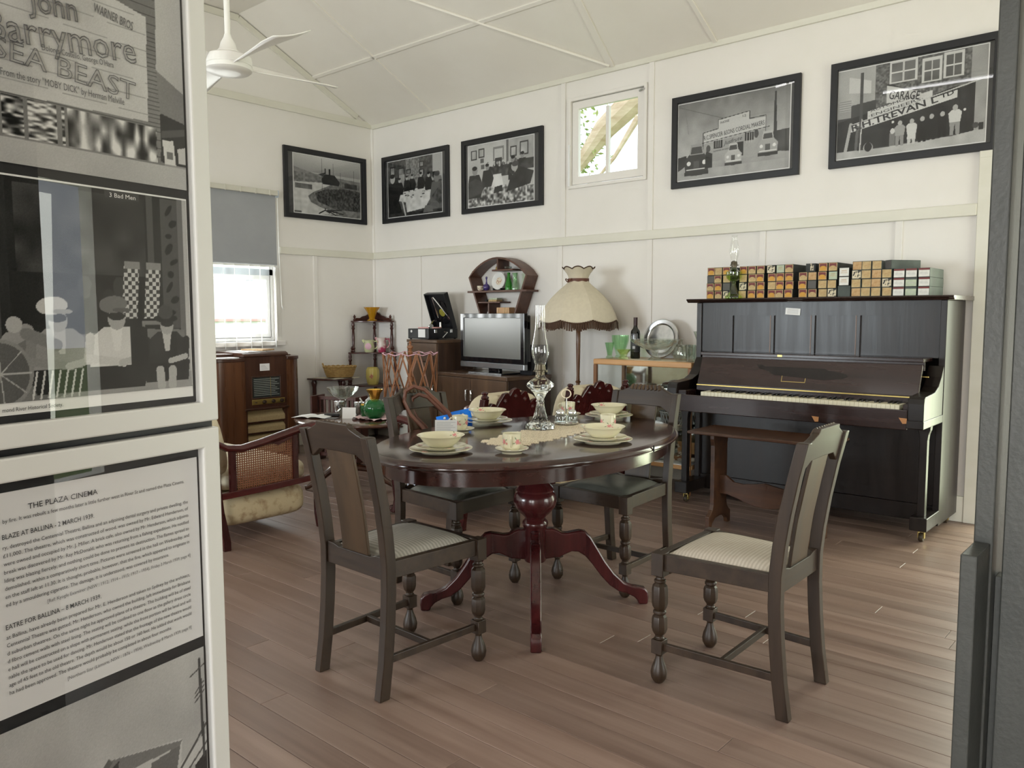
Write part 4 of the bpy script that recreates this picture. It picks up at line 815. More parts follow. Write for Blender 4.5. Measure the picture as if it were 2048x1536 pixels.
W_ = Matrix.Rotation(math.radians(-25), 4, 'X') @ Matrix.Rotation(math.radians(-12), 4, 'Y')
obj('sleeve', MB().box(-.045, .075, -.003, .003, -.06, .075, W_), 'blue plastic', t, smooth=0, bevel=.002); obj('flap', MB().box(.03, .125, .004, .007, -.02, .085, W_), 'blue plastic', t, smooth=0, bevel=.002)
for x in (-.005, .085): obj('press_stud', MB().lathe([(0, .004), (.006, .003), (.008, 0)], 12, m=W_ @ Matrix.Translation((x, -.004 if x < .05 else .003, .058)) @ Matrix.Rotation(PI/2, 4, 'X')), 'chrome', t)
mat('tissue', (.62, .68, .78), .9)
rg = random.Random(5); o = obj('tissue', MB().grid(lambda u, v: (-2.81+.09*u+.01*rg.random(), 2.44+.09*v+.01*rg.random(), .49+.035*rg.random()), 7, 7), 'tissue', fix=False); tag(o, 'crumpled pale tissue on the chair seat beside the handbag', 'tissue')
# ================================================================ PIANO
wood('piano wood', (.006, .004, .0035), (.013, .008, .0065), 'z', .32)
wood('piano wood long', (.014, .007, .006), (.030, .013, .011), 'x', .26, coat=.35); wood('piano light edge', (.12, .075, .055), (.2, .13, .1), 'z', .35)
mat('ivory', (.72, .68, .52), .3); mat('ebony', (.008, .008, .008), .25); mat('brass', (.55, .42, .14), .35, metal=1); mat('bare wood', (.42, .20, .08), .7); mat('castor', (.05, .035, .02), .5)
xl, xr, yf, ybk = -2.705, -1.14, 5.03, 5.46
t = thing('upright_piano', 'dark brown upright piano with open keyboard against the white wall', 'piano', ((xl+xr)/2, 5.2, 0))
K = dict(parent=t, world=True, smooth=0)
for s, a, b in (('l', xl, xl+.035), ('r', xr-.035, xr)): obj('side_panel', MB().box(a, b, yf, ybk, .06, 1.362), 'piano wood', bevel=.003, **K)
obj('back_frame', MB().box(xl+.035, xr-.035, 5.40, ybk-.005, .08, 1.355), 'piano wood', **K)
obj('lid', MB().prism([(4.985, 1.362), (4.975, 1.366), (4.972, 1.372), (4.962, 1.376), (4.958, 1.382), (4.962, 1.388), (ybk, 1.388), (ybk, 1.362)], 'x', xl-.045, xr+.045), 'piano wood long', bevel=.002, **K)
# upper front with four sunken panels between stiles
up_y = 5.045
mb = MB(); zt, zb_ = 1.362, 1.03; u0, u1, v0, v1 = xl+.035, xr-.035, zb_, zt
px_ = [-2.445, -2.17, -1.905, -1.63, -1.385]
holed(u0, u1, v0, v1, [(px_[k]+(.012 if k else 0), px_[k+1]-(.012 if k < 3 else 0), 1.035, 1.275) for k in range(4)], lambda a, b, c, d: mb.box(a, b, up_y, up_y+.025, c, d))
obj('upper_panel', mb, 'piano wood', **K)
for k in range(4): obj('sunk_panel', MB().box(px_[k]-.005, px_[k+1]+.005, up_y+.014, up_y+.022, 1.03, 1.28), 'piano wood', **K)
for k in (1, 2, 3): obj('panel_bead', MB().box(px_[k]-.014, px_[k]-.008, up_y-.003, up_y+.016, 1.035, 1.275), 'piano light edge', bevel=.001, **K)
mb = MB().box(-.048, .048, -.001, 0, -.021, .021); o = obj('label_card', mb, 'white paper', t, smooth=0, loc=(-2.033-t.location.x, up_y-.003-t.location.y, 1.30), rot=(0, math.radians(4), 0))
mb = MB()
for k in range(4): mb.box(-.036, .036, -.0015, -.001, -.013+.008*k, -.010+.008*k)
obj('print_lines', mb, 'card text', o, smooth=0)
# music ledge and fallboard
obj('music_ledge', MB().box(xl+.125, xr-.07, 4.86, 5.05, 1.012, 1.034), 'piano wood long', bevel=.004, **K)
obj('ledge_back', MB().box(xl+.125, xr-.07, 4.885, 4.90, .965, 1.012), 'piano wood long', **K)
fb = [(4.875, .995), (4.865, 1.0), (4.80, .83), (4.80, .815), (4.815, .815), (4.885, .985)]
obj('fallboard', MB().prism(fb, 'x', xl+.135, xr-.075), 'piano wood long', bevel=.003, **K)
mb = MB(); 
def fbp(x, s): return (x, 4.865+(4.80-4.865)*s-.0012, 1.0+(.83-1.0)*s)
out = [(-2.18, .22), (-2.15, .2), (-2.12, .26), (-1.75, .26), (-1.73, .32), (-1.66, .36), (-1.62, .42), (-1.61, .5), (-1.64, .58), (-1.70, .62), (-1.74, .66), (-2.06, .55), (-2.10, .42), (-2.16, .34)]
obj('worn_patch', MB().add([fbp(*p) for p in out], [tuple(range(len(out)))]), 'piano wood', t, world=True, smooth=0)
tilt = math.atan2(.065, .17)
mx = -1.93
me = text_mesh('BEALE', .034, 'CENTER'); o = obj('maker_lettering', me, 'brass', t, loc=(mx-t.location.x, fbp(0, .62)[1]-.0012-t.location.y, fbp(0, .66)[2]), rot=(PI/2-tilt, 0, 0))
mb = MB().frame('z', -.075, .075, -.022, .042, .003, 0, .0004); obj('maker_border', mb, 'brass', t, smooth=0, loc=(mx-t.location.x, fbp(0, .62)[1]-.0012-t.location.y, fbp(0, .66)[2]), rot=(PI/2-tilt, 0, 0))
obj('lock_plate', MB().box(-2.05, -2.02, 4.858, 4.861, 1.018, 1.030), 'brass', **K)
obj('hinge_strip', MB().box(xl+.14, xr-.08, 4.782, 4.80, .818, .824), 'brass', **K)
mb = MB()
for k in range(46): mb.cbox((xl+.16+k*.0295, 4.781, .8215), (.012, .003, .005))
obj('hinge_pins', mb, 'brass', **K)
# keybed, keys
obj('keybed', MB().box(xl+.02, xr-.02, 4.66, 5.04, .665, .745), 'piano wood long', bevel=.003, **K)
obj('key_slip', MB().box(xl+.075, xr-.085, 4.633, 4.655, .655, .764), 'piano wood long', bevel=.004, **K)
obj('name_felt', MB().box(xl+.14, xr-.10, 4.785, 4.80, .785, .817), 'piano wood long', **K)
kx0, kx1, nk = -2.47, -1.272, 50; kw_ = (kx1-kx0)/nk
wk = MB().box(0, kw_-.0012, 4.662, 4.80, .76, .787).mesh('white_key', 0); bk = MB().prism([(4.712, .786), (4.716, .797), (4.80, .80), (4.80, .786)], 'x', -.0048, .0048).mesh('black_key', 0)
for k in range(nk):
    obj('white_key', wk, 'ivory', t, smooth=0, bevel=.001, seg=1, loc=(kx0+k*kw_-t.location.x, -t.location.y, 0))
    if k and (k+5) % 7 not in (2, 6): obj('black_key', bk, 'ebony', t, smooth=0, bevel=.001, seg=1, loc=(kx0+k*kw_-t.location.x, -t.location.y, 0))
for s in (0, 1):
    a, b = (xl-.0, xl+.07) if s == 0 else (xr-.085, xr-.004)
    ch = [(4.64, .665), (4.64, .80), (4.648, .825), (4.668, .838), (4.80, .845), (4.86, .85), (4.93, .875), (4.985, .925), (5.03, .99), (5.03, .665)]
    obj('cheek', MB().prism(ch, 'x', a, b), 'piano wood', bevel=.004, **K)
    obj('key_block', MB().box(a+(.07 if s == 0 else -.03), b+(.06 if s == 0 else -.078), 4.662, 4.80, .745, .79), 'piano wood long', bevel=.003, **K)
    obj('arm_moulding', MB().box(a-.004, b+.004, 4.628, 5.03, .665, .71), 'piano wood', bevel=.004, **K)
    c = (a+b)/2
    leg = [(c-.035, .665), (c+.035, .665), (c+.033, .64), (c+.024, .615), (c+.020, .58), (c+.020, .15), (c-.020, .15), (c-.020, .58), (c-.024, .615), (c-.033, .64)]
    obj('leg', MB().prism(leg, 'y', 4.82, 4.865), 'piano wood', bevel=.003, **K)
    obj('toe_block', MB().box(c-.045, c+.045, 4.775, 5.04, .075, .152), 'piano wood', bevel=.004, **K)
    for yy in (4.86, 5.40):
        obj('castor_wheel', MB().lathe([(.0, -.012), (.022, -.012), (.025, -.006), (.025, .006), (.022, .012), (0, .012)], 18, m=Matrix.Translation((c, yy, .025)) @ Matrix.Rotation(PI/2, 4, 'Y')), 'castor', t, world=True)
        obj('castor_fork', MB().box(c-.018, c-.013, yy-.01, yy+.01, .02, .078).box(c+.013, c+.018, yy-.01, yy+.01, .02, .078).box(c-.018, c+.018, yy-.01, yy+.01, .055, .078), 'brass', **K)
obj('lower_panel', MB().box(xl+.035, xr-.035, 5.06, 5.085, .17, .665), 'piano wood', **K); obj('bottom_board', MB().box(xl+.035, xr-.035, 5.05, 5.40, .07, .168), 'piano wood', bevel=.003, **K)
for px0, pz0 in ((-1.72, .66), (-1.245, .69)): obj('chip', MB().add([(px0, 4.6322 if px0 < -1.3 else 4.6275, pz0), (px0+.02, 4.6322 if px0 < -1.3 else 4.6275, pz0+.002), (px0+.022, 4.6322 if px0 < -1.3 else 4.6275, pz0+.03), (px0-.02, 4.6322 if px0 < -1.3 else 4.6275, pz0+.032)], [(0, 1, 2, 3)]), 'bare wood', **K)
obj('lid_catch', MB().tube([(xr-.12, 4.9, .93), (xr-.05, 4.9, .93)], .004, 6), 'brass', t, world=True)

# ---------------------------------------------------------------- piano stool
wood('stool wood', (.035, .014, .007), (.085, .036, .016), 'x', .4, coat=.1)
t = thing('piano_bench', 'brown trestle piano bench with wavy stretcher in front of the piano', 'bench', (-1.93, 4.44, 0)); K = dict(parent=t, world=True, smooth=0)
obj('seat', MB().prism([(-2.345, .572), (-2.35, .58), (-2.345, .59), (-1.515, .59), (-1.51, .58), (-1.515, .572)], 'y', 4.27, 4.61), 'stool wood', bevel=.004, **K)
end = [(4.30, 0), (4.30, .075), (4.32, .085), (4.345, .11), (4.355, .14), (4.355, .50), (4.345, .54), (4.345, .572), (4.535, .572), (4.535, .54), (4.525, .50), (4.525, .14), (4.535, .11), (4.56, .085), (4.58, .075), (4.58, 0), (4.545, 0), (4.535, .03), (4.50, .055), (4.44, .062), (4.38, .055), (4.345, .03), (4.335, 0)]
for x in (-2.235, -1.635): obj('end_panel', MB().prism(end, 'x', x, x+.026), 'stool wood', bevel=.003, **K)
tp = [(-2.21, .315), (-2.17, .315), (-2.15, .30), (-2.12, .28), (-2.06, .275), (-2.0, .285), (-1.93, .297), (-1.86, .285), (-1.80, .275), (-1.74, .28), (-1.71, .30), (-1.69, .315), (-1.635, .315)]
bt = [(-1.635, .2), (-1.70, .2), (-1.76, .185), (-1.82, .165), (-1.88, .152), (-1.93, .15), (-1.98, .152), (-2.04, .165), (-2.10, .185), (-2.16, .2), (-2.21, .2)]
obj('stretcher', MB().prism(tp+bt, 'y', 4.43, 4.452), 'stool wood', bevel=.003, **K)

# ---------------------------------------------------------------- piano rolls on the lid
mat('roll box black', (.018, .02, .02), .65, c2=(.04, .045, .042), scale=(12, 12, 12)); mat('roll box green', (.075, .09, .082), .65, c2=(.055, .065, .06), scale=(12, 12, 12)); mat('label maroon', (.16, .035, .035), .6); mat('label cream', (.55, .42, .22), .7, c2=(.40, .27, .12), scale=(40, 40, 40)); mat('label orange', (.62, .34, .06), .7, c2=(.5, .26, .05), scale=(30, 30, 30)); mat('label tan', (.42, .24, .10), .7, c2=(.55, .38, .2), scale=(50, 50, 50)); mat('label white', (.74, .74, .70), .7, c2=(.62, .62, .58), scale=(60, 60, 60)); mat('label sage', (.38, .45, .33), .7, c2=(.5, .55, .42), scale=(40, 40, 40)); mat('label torn', (.62, .55, .40), .7, c2=(.03, .03, .03), scale=(55, 55, 55), lo=.52, hi=.55); mat('label grey', (.10, .095, .09), .7)
BW, BH, BL = .0545, .052, .30; ZL = 1.388
ARCH = {'a': ('label orange', 'with an orange arched label'), 'c': ('label cream', 'with a cream arched label')}
PLAIN = {'t': ('label tan', 'with a plain tan label'), 'k': ('label cream', 'with a plain cream label'), 'w': ('label white', 'with a plain white label'), 'g': ('label sage', 'with a pale green label'), 'x': ('label torn', 'with a torn label'), 'd': ('label grey', 'with no label left')}
boxm = {}
def roll_box(x, y, z, code, where, w=BW, green=False, rz=0, L=BL, h=BH):
    body = 'roll box green' if green else 'roll box black'; desc = {**ARCH, **PLAIN, 'r': ('', 'with a red and white label'), 'b': ('', 'with a green and cream label'), 's': ('', 'turned sideways with a torn corner label'), 'n': ('', 'plain green and unlabelled')}[code][1]
    t = thing('piano_roll_box', f'roll box {desc}, {where}', 'box', (x+w/2, y, z), rz, 'piano roll boxes on the piano')
    a = w/2; obj('carton', MB().box(-a, a, 0, L, 0, h), body, t, smooth=0, bevel=.0012, seg=1)
    e = -.0008
    if code in ARCH:
        obj('label_border', MB().box(-a+.002, a-.002, e, 0, .002, h-.002), 'label tan' if code == 'a' else 'label cream', t, smooth=0); obj('label_ground', MB().box(-a+.006, a-.006, e-.0004, e, .0225, h-.005), 'label maroon', t, smooth=0)
        pts = [(-a+.009, .005), (a-.009, .005), (a-.009, .024)]+[((a-.009)*math.cos(k*PI/8), .024+.009*math.sin(k*PI/8)) for k in range(1, 8)]+[(-a+.009, .024)]
        obj('label_arch', MB().prism(pts, 'y', e-.0008, e-.0004), ARCH[code][0], t, smooth=0)
    elif code in PLAIN: obj('label', MB().box(-a+.0025, a-.0025, e, 0, .0025, h-.003), PLAIN[code][0], t, smooth=0); code in 'tkwg' and obj('label_print', MB().box(-a+.010, a-.012, e-.0003, e, .026, .028).box(-a+.012, a-.010, e-.0003, e, .020, .0215).box(-a+.014, a-.014, e-.0003, e, .034, .037), 'label tan', t, smooth=0)
    elif code in 'rb':
        obj('label', MB().box(-a+.002, a-.002, e, 0, .002, h-.0125), 'label white' if code == 'r' else 'label sage', t, smooth=0); obj('label_band', MB().box(-a+.002, a-.002, e, 0, h-.0125, h-.002), 'label maroon' if code == 'r' else 'roll box green', t, smooth=0); obj('label_print', MB().box(-a+.010, a-.012, e-.0003, e, .023, .025).box(-a+.012, a-.010, e-.0003, e, .017, .0185), 'card text', t, smooth=0)
    elif code == 's': obj('label', MB().box(-.002, .018, e, 0, .008, h-.002), 'label torn', t, smooth=0)
    return t
ORD = ['bottom', 'second', 'third', 'top']
stacks = [(-2.617, 'acda', 'first'), (-2.560, 'cacw', 'second'), (-2.497, 'xdka', 'third'), (-2.385, 'kxka', 'fourth'), (-2.322, 'accc', 'fifth'), (-2.265, 'aaac', 'sixth'), (-2.190, 'akax', 'seventh'), (-2.133, 'caag', 'eighth'), (-2.074, 'aaac', 'ninth')]
stacks[1] = (-2.560, 'cact'[:3]+'k', 'second')
for x, codes, nm in stacks:
    for k, c in enumerate(codes): roll_box(x+random.uniform(-.003, .003), 5.0+random.uniform(-.006, .006), ZL+k*BH*1.01, c, f'{ORD[k]} of the {nm} stack from the left')
for x, codes, nm in ((-1.984, 'aac', 'tenth'), (-1.927, 'cdt', 'eleventh'), (-1.862, 'kkaa', 'twelfth'), (-1.802, 'xkgc', 'thirteenth')):
    for k, c in enumerate(codes): roll_box(x+random.uniform(-.003, .003), 5.0+random.uniform(-.006, .006), ZL+k*BH*1.01, c, f'{ORD[k]} of the {nm} stack from the left')
roll_box(-1.945, 5.01, ZL+3*BH*1.01, 's', 'lying across the tenth and eleventh stacks', w=.06)
roll_box(-1.742, 5.0, ZL, 'n', 'under two white labelled boxes', w=.075, green=True, h=.066); 
for k in (0, 1): roll_box(-1.735, 4.995, ZL+.067+k*.055, 'w', ('lower' if k == 0 else 'upper')+' one on the plain green box', w=.06, h=.054)
for x, codes, nm in ((-1.660, 'tkxt', 'fifteenth'), (-1.603, 'kkkk', 'sixteenth'), (-1.546, 'ktak'.replace('a', 't'), 'seventeenth'), (-1.487, 'kxk', 'eighteenth')):
    for k, c in enumerate(codes): roll_box(x+random.uniform(-.002, .002), 4.995+random.uniform(-.005, .005), ZL+k*BH*1.01, c, f'{ORD[k]} of the {nm} stack from the left', green=True)
roll_box(-1.485, 5.005, ZL+3*BH*1.01, 'd', 'top box leaning out of the eighteenth stack', green=True, rz=math.radians(-35), L=.2)
for x, codes, nm in ((-1.424, 'rrr', 'third'), (-1.358, 'bbr', 'second'), (-1.290, 'rrr', 'last')):
    for k, c in enumerate(codes): roll_box(x, 4.995+random.uniform(-.004, .004), ZL+k*BH*1.01, c, (f'{ORD[k]} of the {nm} stack from the right' if nm != 'last' else f'{ORD[k]} of the rightmost stack'), w=.061, green=True)
gg = thin_glass('green lamp glass', (.66, .84, .36), 1.8)
oil_lamp('green glass oil lamp standing before the roll boxes on the piano', (-2.405, 4.965+.0, ZL), gg, .73, 1)
# ================================================================ GLASS CABINET beside the piano
wood('honey oak', (.50, .27, .11), (.62, .36, .17), 'x', .35, coat=.2); wood('brown beech', (.17, .075, .03), (.24, .11, .045), 'z', .35)
cabg = thin_glass('cabinet glass', (.94, .97, .965), 1.5); shg = thin_glass('shelf glass', (.86, .93, .91), 1.6); mat('mirror back', (.70, .74, .74), .04, metal=1)
cx0, cx1, cy0, cy1, cz0, cz1 = -3.56, -2.725, 5.0, 5.42, .185, .948
t = thing('display_cabinet', 'glass display cabinet with honey oak edges left of the piano', 'cabinet', ((cx0+cx1)/2, 5.2, 0)); K = dict(parent=t, world=True, smooth=0)
obj('top_board', MB().box(cx0, cx1, cy0, cy1, cz1-.042, cz1), 'honey oak', bevel=.008, **K); obj('base_board', MB().box(cx0, cx1, cy0, cy1, cz0, cz0+.03), 'honey oak', bevel=.005, **K)
obj('base_lining', MB().box(cx0+.01, cx1-.01, cy0+.01, cy1, cz0+.03, cz0+.036), 'white paper', **K)
for a in (cx0, cx1-.03):
    obj('front_post', MB().box(a, a+.03, cy0, cy0+.03, 0, cz1-.04), 'brown beech', bevel=.008, **K); obj('rear_post', MB().box(a, a+.03, cy1-.03, cy1, 0, cz1-.04), 'brown beech', bevel=.008, **K)
obj('back', MB().box(cx0+.03, cx1-.03, cy1-.012, cy1-.006, cz0+.03, cz1-.042), 'mirror back', **K)
for z in (.43, .66): obj('shelf', MB().box(cx0+.032, cx1-.032, cy0+.04, cy1-.014, z-.006, z), shg, **K)
for a, b in ((cx0+.03, -3.15), (-3.14, cx1-.03)): obj('sliding_door', rect_mesh(b-a, cz1-cz0-.075), cabg, t, smooth=0, loc=((a+b)/2-t.location.x, cy0+.012-t.location.y, (cz0+cz1)/2-.003))
obj('side_glass', MB().add([(cx0+.012, cy0+.03, cz0+.03), (cx0+.012, cy1-.03, cz0+.03), (cx0+.012, cy1-.03, cz1-.04), (cx0+.012, cy0+.03, cz1-.04)], [(0, 1, 2, 3)]), cabg, **K)
# its contents
mat('white china', (.74, .74, .72), .2, coat=.4); mat('blue white china', (.55, .62, .68), .25, c2=(.20, .28, .42), scale=(60, 60, 60), lo=.55, hi=.62); mat('silver', (.72, .73, .74), .16, metal=1); mat('gilt china', (.72, .66, .52), .25, c2=(.45, .20, .16), scale=(70, 70, 70), lo=.55, hi=.6); mat('lattice silver', (.62, .63, .64), .35, metal=.6)
def lathed(name, label, cat, prof, m, loc, group=None, n=28, fn=None, cap=True, smooth=50):
    o = obj(name, MB().lathe(prof, n, fn=fn, cap=cap), m, smooth=smooth, loc=loc); return tag(o, label, cat, group)
def cupthing(name, label, cat, loc, m, r, h, rz=0, group=None, handle=True):
    t = thing(name, label, cat, loc, rz, group); obj('body', MB().lathe([(0, .002), (r*.55, 0), (r*.62, .004), (r*.9, h*.3), (r, h), (r*.94, h), (r*.84, h*.3), (r*.5, .006), (0, .006)], 26), m, t)
    if handle: obj('handle', MB().tube([(r*.93, 0, h*.82), (r*1.35, 0, h*.9), (r*1.55, 0, h*.6), (r*1.3, 0, h*.32), (r*.88, 0, h*.3)], .0035, 7), m, t)
    return t
G = 'ornaments inside the glass cabinet'
cupthing('teacup', 'gilt patterned cup on the upper shelf at the left of the glass cabinet', 'cup', (-3.44, 5.16, .66), 'gilt china', .045, .06, 3.4, G); cupthing('bowl', 'glass bowl beside the gilt cup inside the glass cabinet', 'bowl', (-3.31, 5.2, .66), jarg, .06, .055, 0, G, False); cupthing('bowl', 'blue and white bowl in the middle of the cabinet upper shelf', 'bowl', (-3.03, 5.15, .66), 'blue white china', .075, .065, 0, G, False); cupthing('bowl', 'silver bowl behind the blue and white bowl in the cabinet', 'bowl', (-3.12, 5.3, .66), 'silver', .07, .06, 0, G, False)
t = thing('butter_dish', 'silver covered dish at the right of the cabinet upper shelf', 'dish', (-2.86, 5.18, .66), 0, G); obj('dish', MB().lathe([(0, 0), (.07, 0), (.085, .012), (.08, .014), (0, .012)], 30), 'silver', t); obj('cover', MB().lathe([(.072, .013), (.07, .04), (.055, .062), (.02, .074), (.008, .078), (.01, .088), (0, .092)], 30), 'silver', t)
t = thing('lattice_basket', 'openwork silver basket on the cabinet lower shelf', 'basket', (-3.0, 5.24, .43), 0, G)
mb = MB()
for k in range(22):
    a = 2*PI*k/22
    for s in (-1, 1): mb.tube([(.075*math.cos(a), .06*math.sin(a), .01), (.09*math.cos(a+s*.22), .07*math.sin(a+s*.22), .07), (.10*math.cos(a+s*.42), .08*math.sin(a+s*.42), .13)], .0028, 4)
obj('lattice', mb, 'lattice silver', t); obj('rim', MB().tube([(.101*math.cos(a), .081*math.sin(a), .131) for a in [2*PI*k/32 for k in range(32)]], .005, 6, closed=True), 'lattice silver', t); obj('base', MB().lathe([(0, 0), (.074, 0), (.076, .012), (0, .012)], 24), 'lattice silver', t)
cupthing('jug', 'white china jug on the cabinet lower shelf behind the dining chair', 'jug', (-3.13, 5.10, .43), 'white china', .042, .09, 2.6, G); cupthing('teacup', 'white china cup at the front of the cabinet lower shelf', 'cup', (-3.03, 5.08, .43), 'white china', .045, .05, .4, G); cupthing('teacup', 'gilt edged cup at the right of the cabinet lower shelf', 'cup', (-2.91, 5.10, .43), 'gilt china', .045, .055, .6, G)
lathed('plate', 'white plate lying in the bottom of the glass cabinet', 'plate', [(0, .006), (.06, .004), (.11, .016), (.112, .018), (.06, .009), (0, .01)], 'white china', (-3.06, 5.13, cz0+.036), G); lathed('plate', 'dark glazed plate below the white plate in the cabinet', 'plate', [(0, .0), (.06, 0), (.10, .018), (.102, .02), (.06, .006), (0, .006)], 'label grey', (-3.22, 5.12, cz0+.036), G)
t = thing('trinket_box', 'open wooden box of trinkets in the bottom of the glass cabinet', 'box', (-2.90, 5.2, cz0+.036), 0, G); obj('tray', MB().box(-.07, .07, -.07, .07, 0, .035), 'brown beech', t, smooth=0, bevel=.003); obj('lid', MB().box(-.07, .07, .06, .075, .035, .12), 'honey oak', t, smooth=0, bevel=.003)
o = obj('trinkets', leaf_cloud([(0, 0, .045, .06)], 60, .03, 8), 'gilt china', t, smooth=0, fix=False); o['kind'] = 'stuff'
lathed('plate', 'pale plate standing on the middle of the cabinet floor', 'plate', [(0, 0), (.05, 0), (.09, .02), (.085, .02), (0, .008)], 'white china', (-2.79, 5.12, cz0+.036), G)
# on top of the cabinet
greeng = thin_glass('green glassware', (.80, .95, .80), 1.7); uran = thin_glass('yellow green glassware', (.90, .97, .72), 1.7); cutg = thin_glass('cut glass', (.86, .89, .86), 1.9)
ZC1 = cz1
flut = lambda n, a0: (lambda a, z: 1+a0*math.cos(a*n))
lathed('tumbler', 'small green patterned glass at the left end of the cabinet top', 'glass', [(.0, .003), (.026, 0), (.028, .01), (.018, .02), (.022, .05), (.036, .12), (.033, .12), (.019, .05), (.014, .025), (0, .02)], greeng, (-3.49, 5.12, ZC1), 'glassware on the cabinet', 32, flut(8, .04)); lathed('vase', 'tall ribbed green glass vase behind the small green glass', 'vase', [(0, .003), (.04, 0), (.042, .012), (.03, .02), (.042, .06), (.064, .13), (.066, .175), (.061, .175), (.058, .13), (.036, .06), (0, .03)], greeng, (-3.46, 5.22, ZC1), 'glassware on the cabinet', 48, flut(12, .045)); lathed('dish', 'low yellow-green glass footed dish by the wine bottle', 'dish', [(0, .003), (.035, 0), (.036, .012), (.024, .02), (.03, .04), (.055, .072), (.05, .07), (.02, .035), (0, .032)], uran, (-3.35, 5.10, ZC1), 'glassware on the cabinet', 40, flut(10, .05))
t = thing('wine_bottle', 'dark wine bottle standing behind the cut glass bowl', 'bottle', (-3.31, 5.2, ZC1)); mat('bottle glass', (.006, .008, .007), .08, coat=.5); mat('foil', (.03, .008, .008), .35); mat('bottle label', (.035, .035, .037), .5)
obj('glass', MB().lathe([(0, 0), (.034, 0), (.0365, .006), (.0365, .19), (.033, .21), (.02, .228), (.0145, .245), (.014, .305), (0, .305)], 30), 'bottle glass', t); obj('capsule', MB().lathe([(.0148, .25), (.0152, .305), (.0155, .312), (0, .312)], 24), 'foil', t); obj('label', MB().lathe([(.0368, .05), (.0368, .13)], 30, cap=False), 'bottle label', t, fix=False); obj('label_mark', MB().box(.0, .022, -.0385, -.036, .075, .095), 'card text', t, smooth=0)
t = thing('tray', 'round silver tray leaning against the wall on the cabinet', 'tray', (-3.16, 5.33, ZC1)); RT = Matrix.Rotation(math.radians(14), 4, 'X') @ Matrix.Translation((0, 0, .152)) @ Matrix.Rotation(PI/2, 4, 'X') if False else Matrix.Translation((0, 0, .15)) @ Matrix.Rotation(math.radians(90-12), 4, 'X')
mat('worn silver', (.62, .63, .64), .22, metal=1, c2=(.5, .51, .52), scale=(20, 20, 20), rvar=.06); obj('plate', MB().lathe([(0, 0), (.108, 0), (.114, .006), (.12, .008), (.142, .012), (.15, .009), (.151, .012), (.146, .016), (.12, .013), (.112, .010), (.107, .004), (0, .004)], 56, m=RT), 'worn silver', t)
t = thing('cut_glass_bowl', 'large footed cut glass bowl in front of the silver tray', 'bowl', (-3.09, 5.12, ZC1))
def cut(a, z): return 1+(.018*math.cos(a*16+z*260)+.018*math.cos(a*16-z*260) if z > .085 else 0)
obj('bowl', MB().lathe([(0, .074), (.05, .074), (.09, .085)]+[(.09+.085*math.sin(k/9*PI/2), .085+.068*k/9) for k in range(1, 10)]+[(.168, .153), (.12, .105), (.05, .082), (0, .08)], 96, fn=cut), cutg, t, smooth=20); obj('foot', MB().lathe([(0, 0), (.05, 0), (.052, .005), (.03, .02), (.02, .045), (.028, .07), (0, .075)], 32), cutg, t)
t = thing('glass_jug', 'squat cut glass jug to the right of the cut glass bowl', 'jug', (-2.87, 5.12, ZC1)); obj('body', MB().lathe([(0, .003), (.04, 0), (.055, .02), (.062, .05), (.05, .085), (.045, .10), (.05, .115), (.047, .115), (.042, .1), (.057, .05), (.05, .022), (0, .012)], 48, fn=flut(12, .04)), cutg, t, smooth=30); obj('handle', MB().tube([(.048, 0, .105), (.09, 0, .1), (.095, 0, .06), (.06, 0, .035)], .006, 8), cutg, t); obj('stopper', MB().lathe([(.0, .115), (.012, .118), (.006, .14), (.014, .155), (0, .165)], 16), cutg, t)
lathed('tumbler', 'clear straight tumbler nearest the piano on the cabinet', 'glass', [(0, .008), (.03, .006), (.03, 0), (.031, 0), (.036, .12), (.034, .12), (.029, .014), (0, .014)], cutg, (-2.775, 5.08, ZC1), 'glassware on the cabinet', 12, None, True, 0); lathed('tumbler', 'clear ribbed glass behind the straight tumbler', 'glass', [(0, .004), (.03, 0), (.033, .11), (.031, .11), (.028, .01), (0, .01)], cutg, (-2.80, 5.22, ZC1), 'glassware on the cabinet', 24, flut(8, .04)); lathed('cocktail_glass', 'tall flared glass touching the piano side', 'glass', [(0, .003), (.034, 0), (.03, .006), (.005, .012), (.004, .08), (.05, .21), (.048, .21), (.003, .085), (0, .084)], cutg, (-2.82, 5.30, ZC1), 'glassware on the cabinet')
o = obj('lace_doily', MB().prism([(.28*math.cos(a)*(1+.06*math.cos(a*16)), .12*math.sin(a)*(1+.06*math.cos(a*16))) for a in [2*PI*k/96 for k in range(96)]], 'z', 0, .0015), 'crochet', smooth=0, loc=(-3.08, 5.14, ZC1)); tag(o, 'lace doily under the glassware on the cabinet', 'doily')
for o in list(COL.objects):
    if o.get('group') == 'glassware on the cabinet' or o.name.startswith(('wine_bottle', 'cut_glass', 'glass_jug')): o.location.z += .0016 if abs(o.location.z-ZC1) < 1e-4 else 0

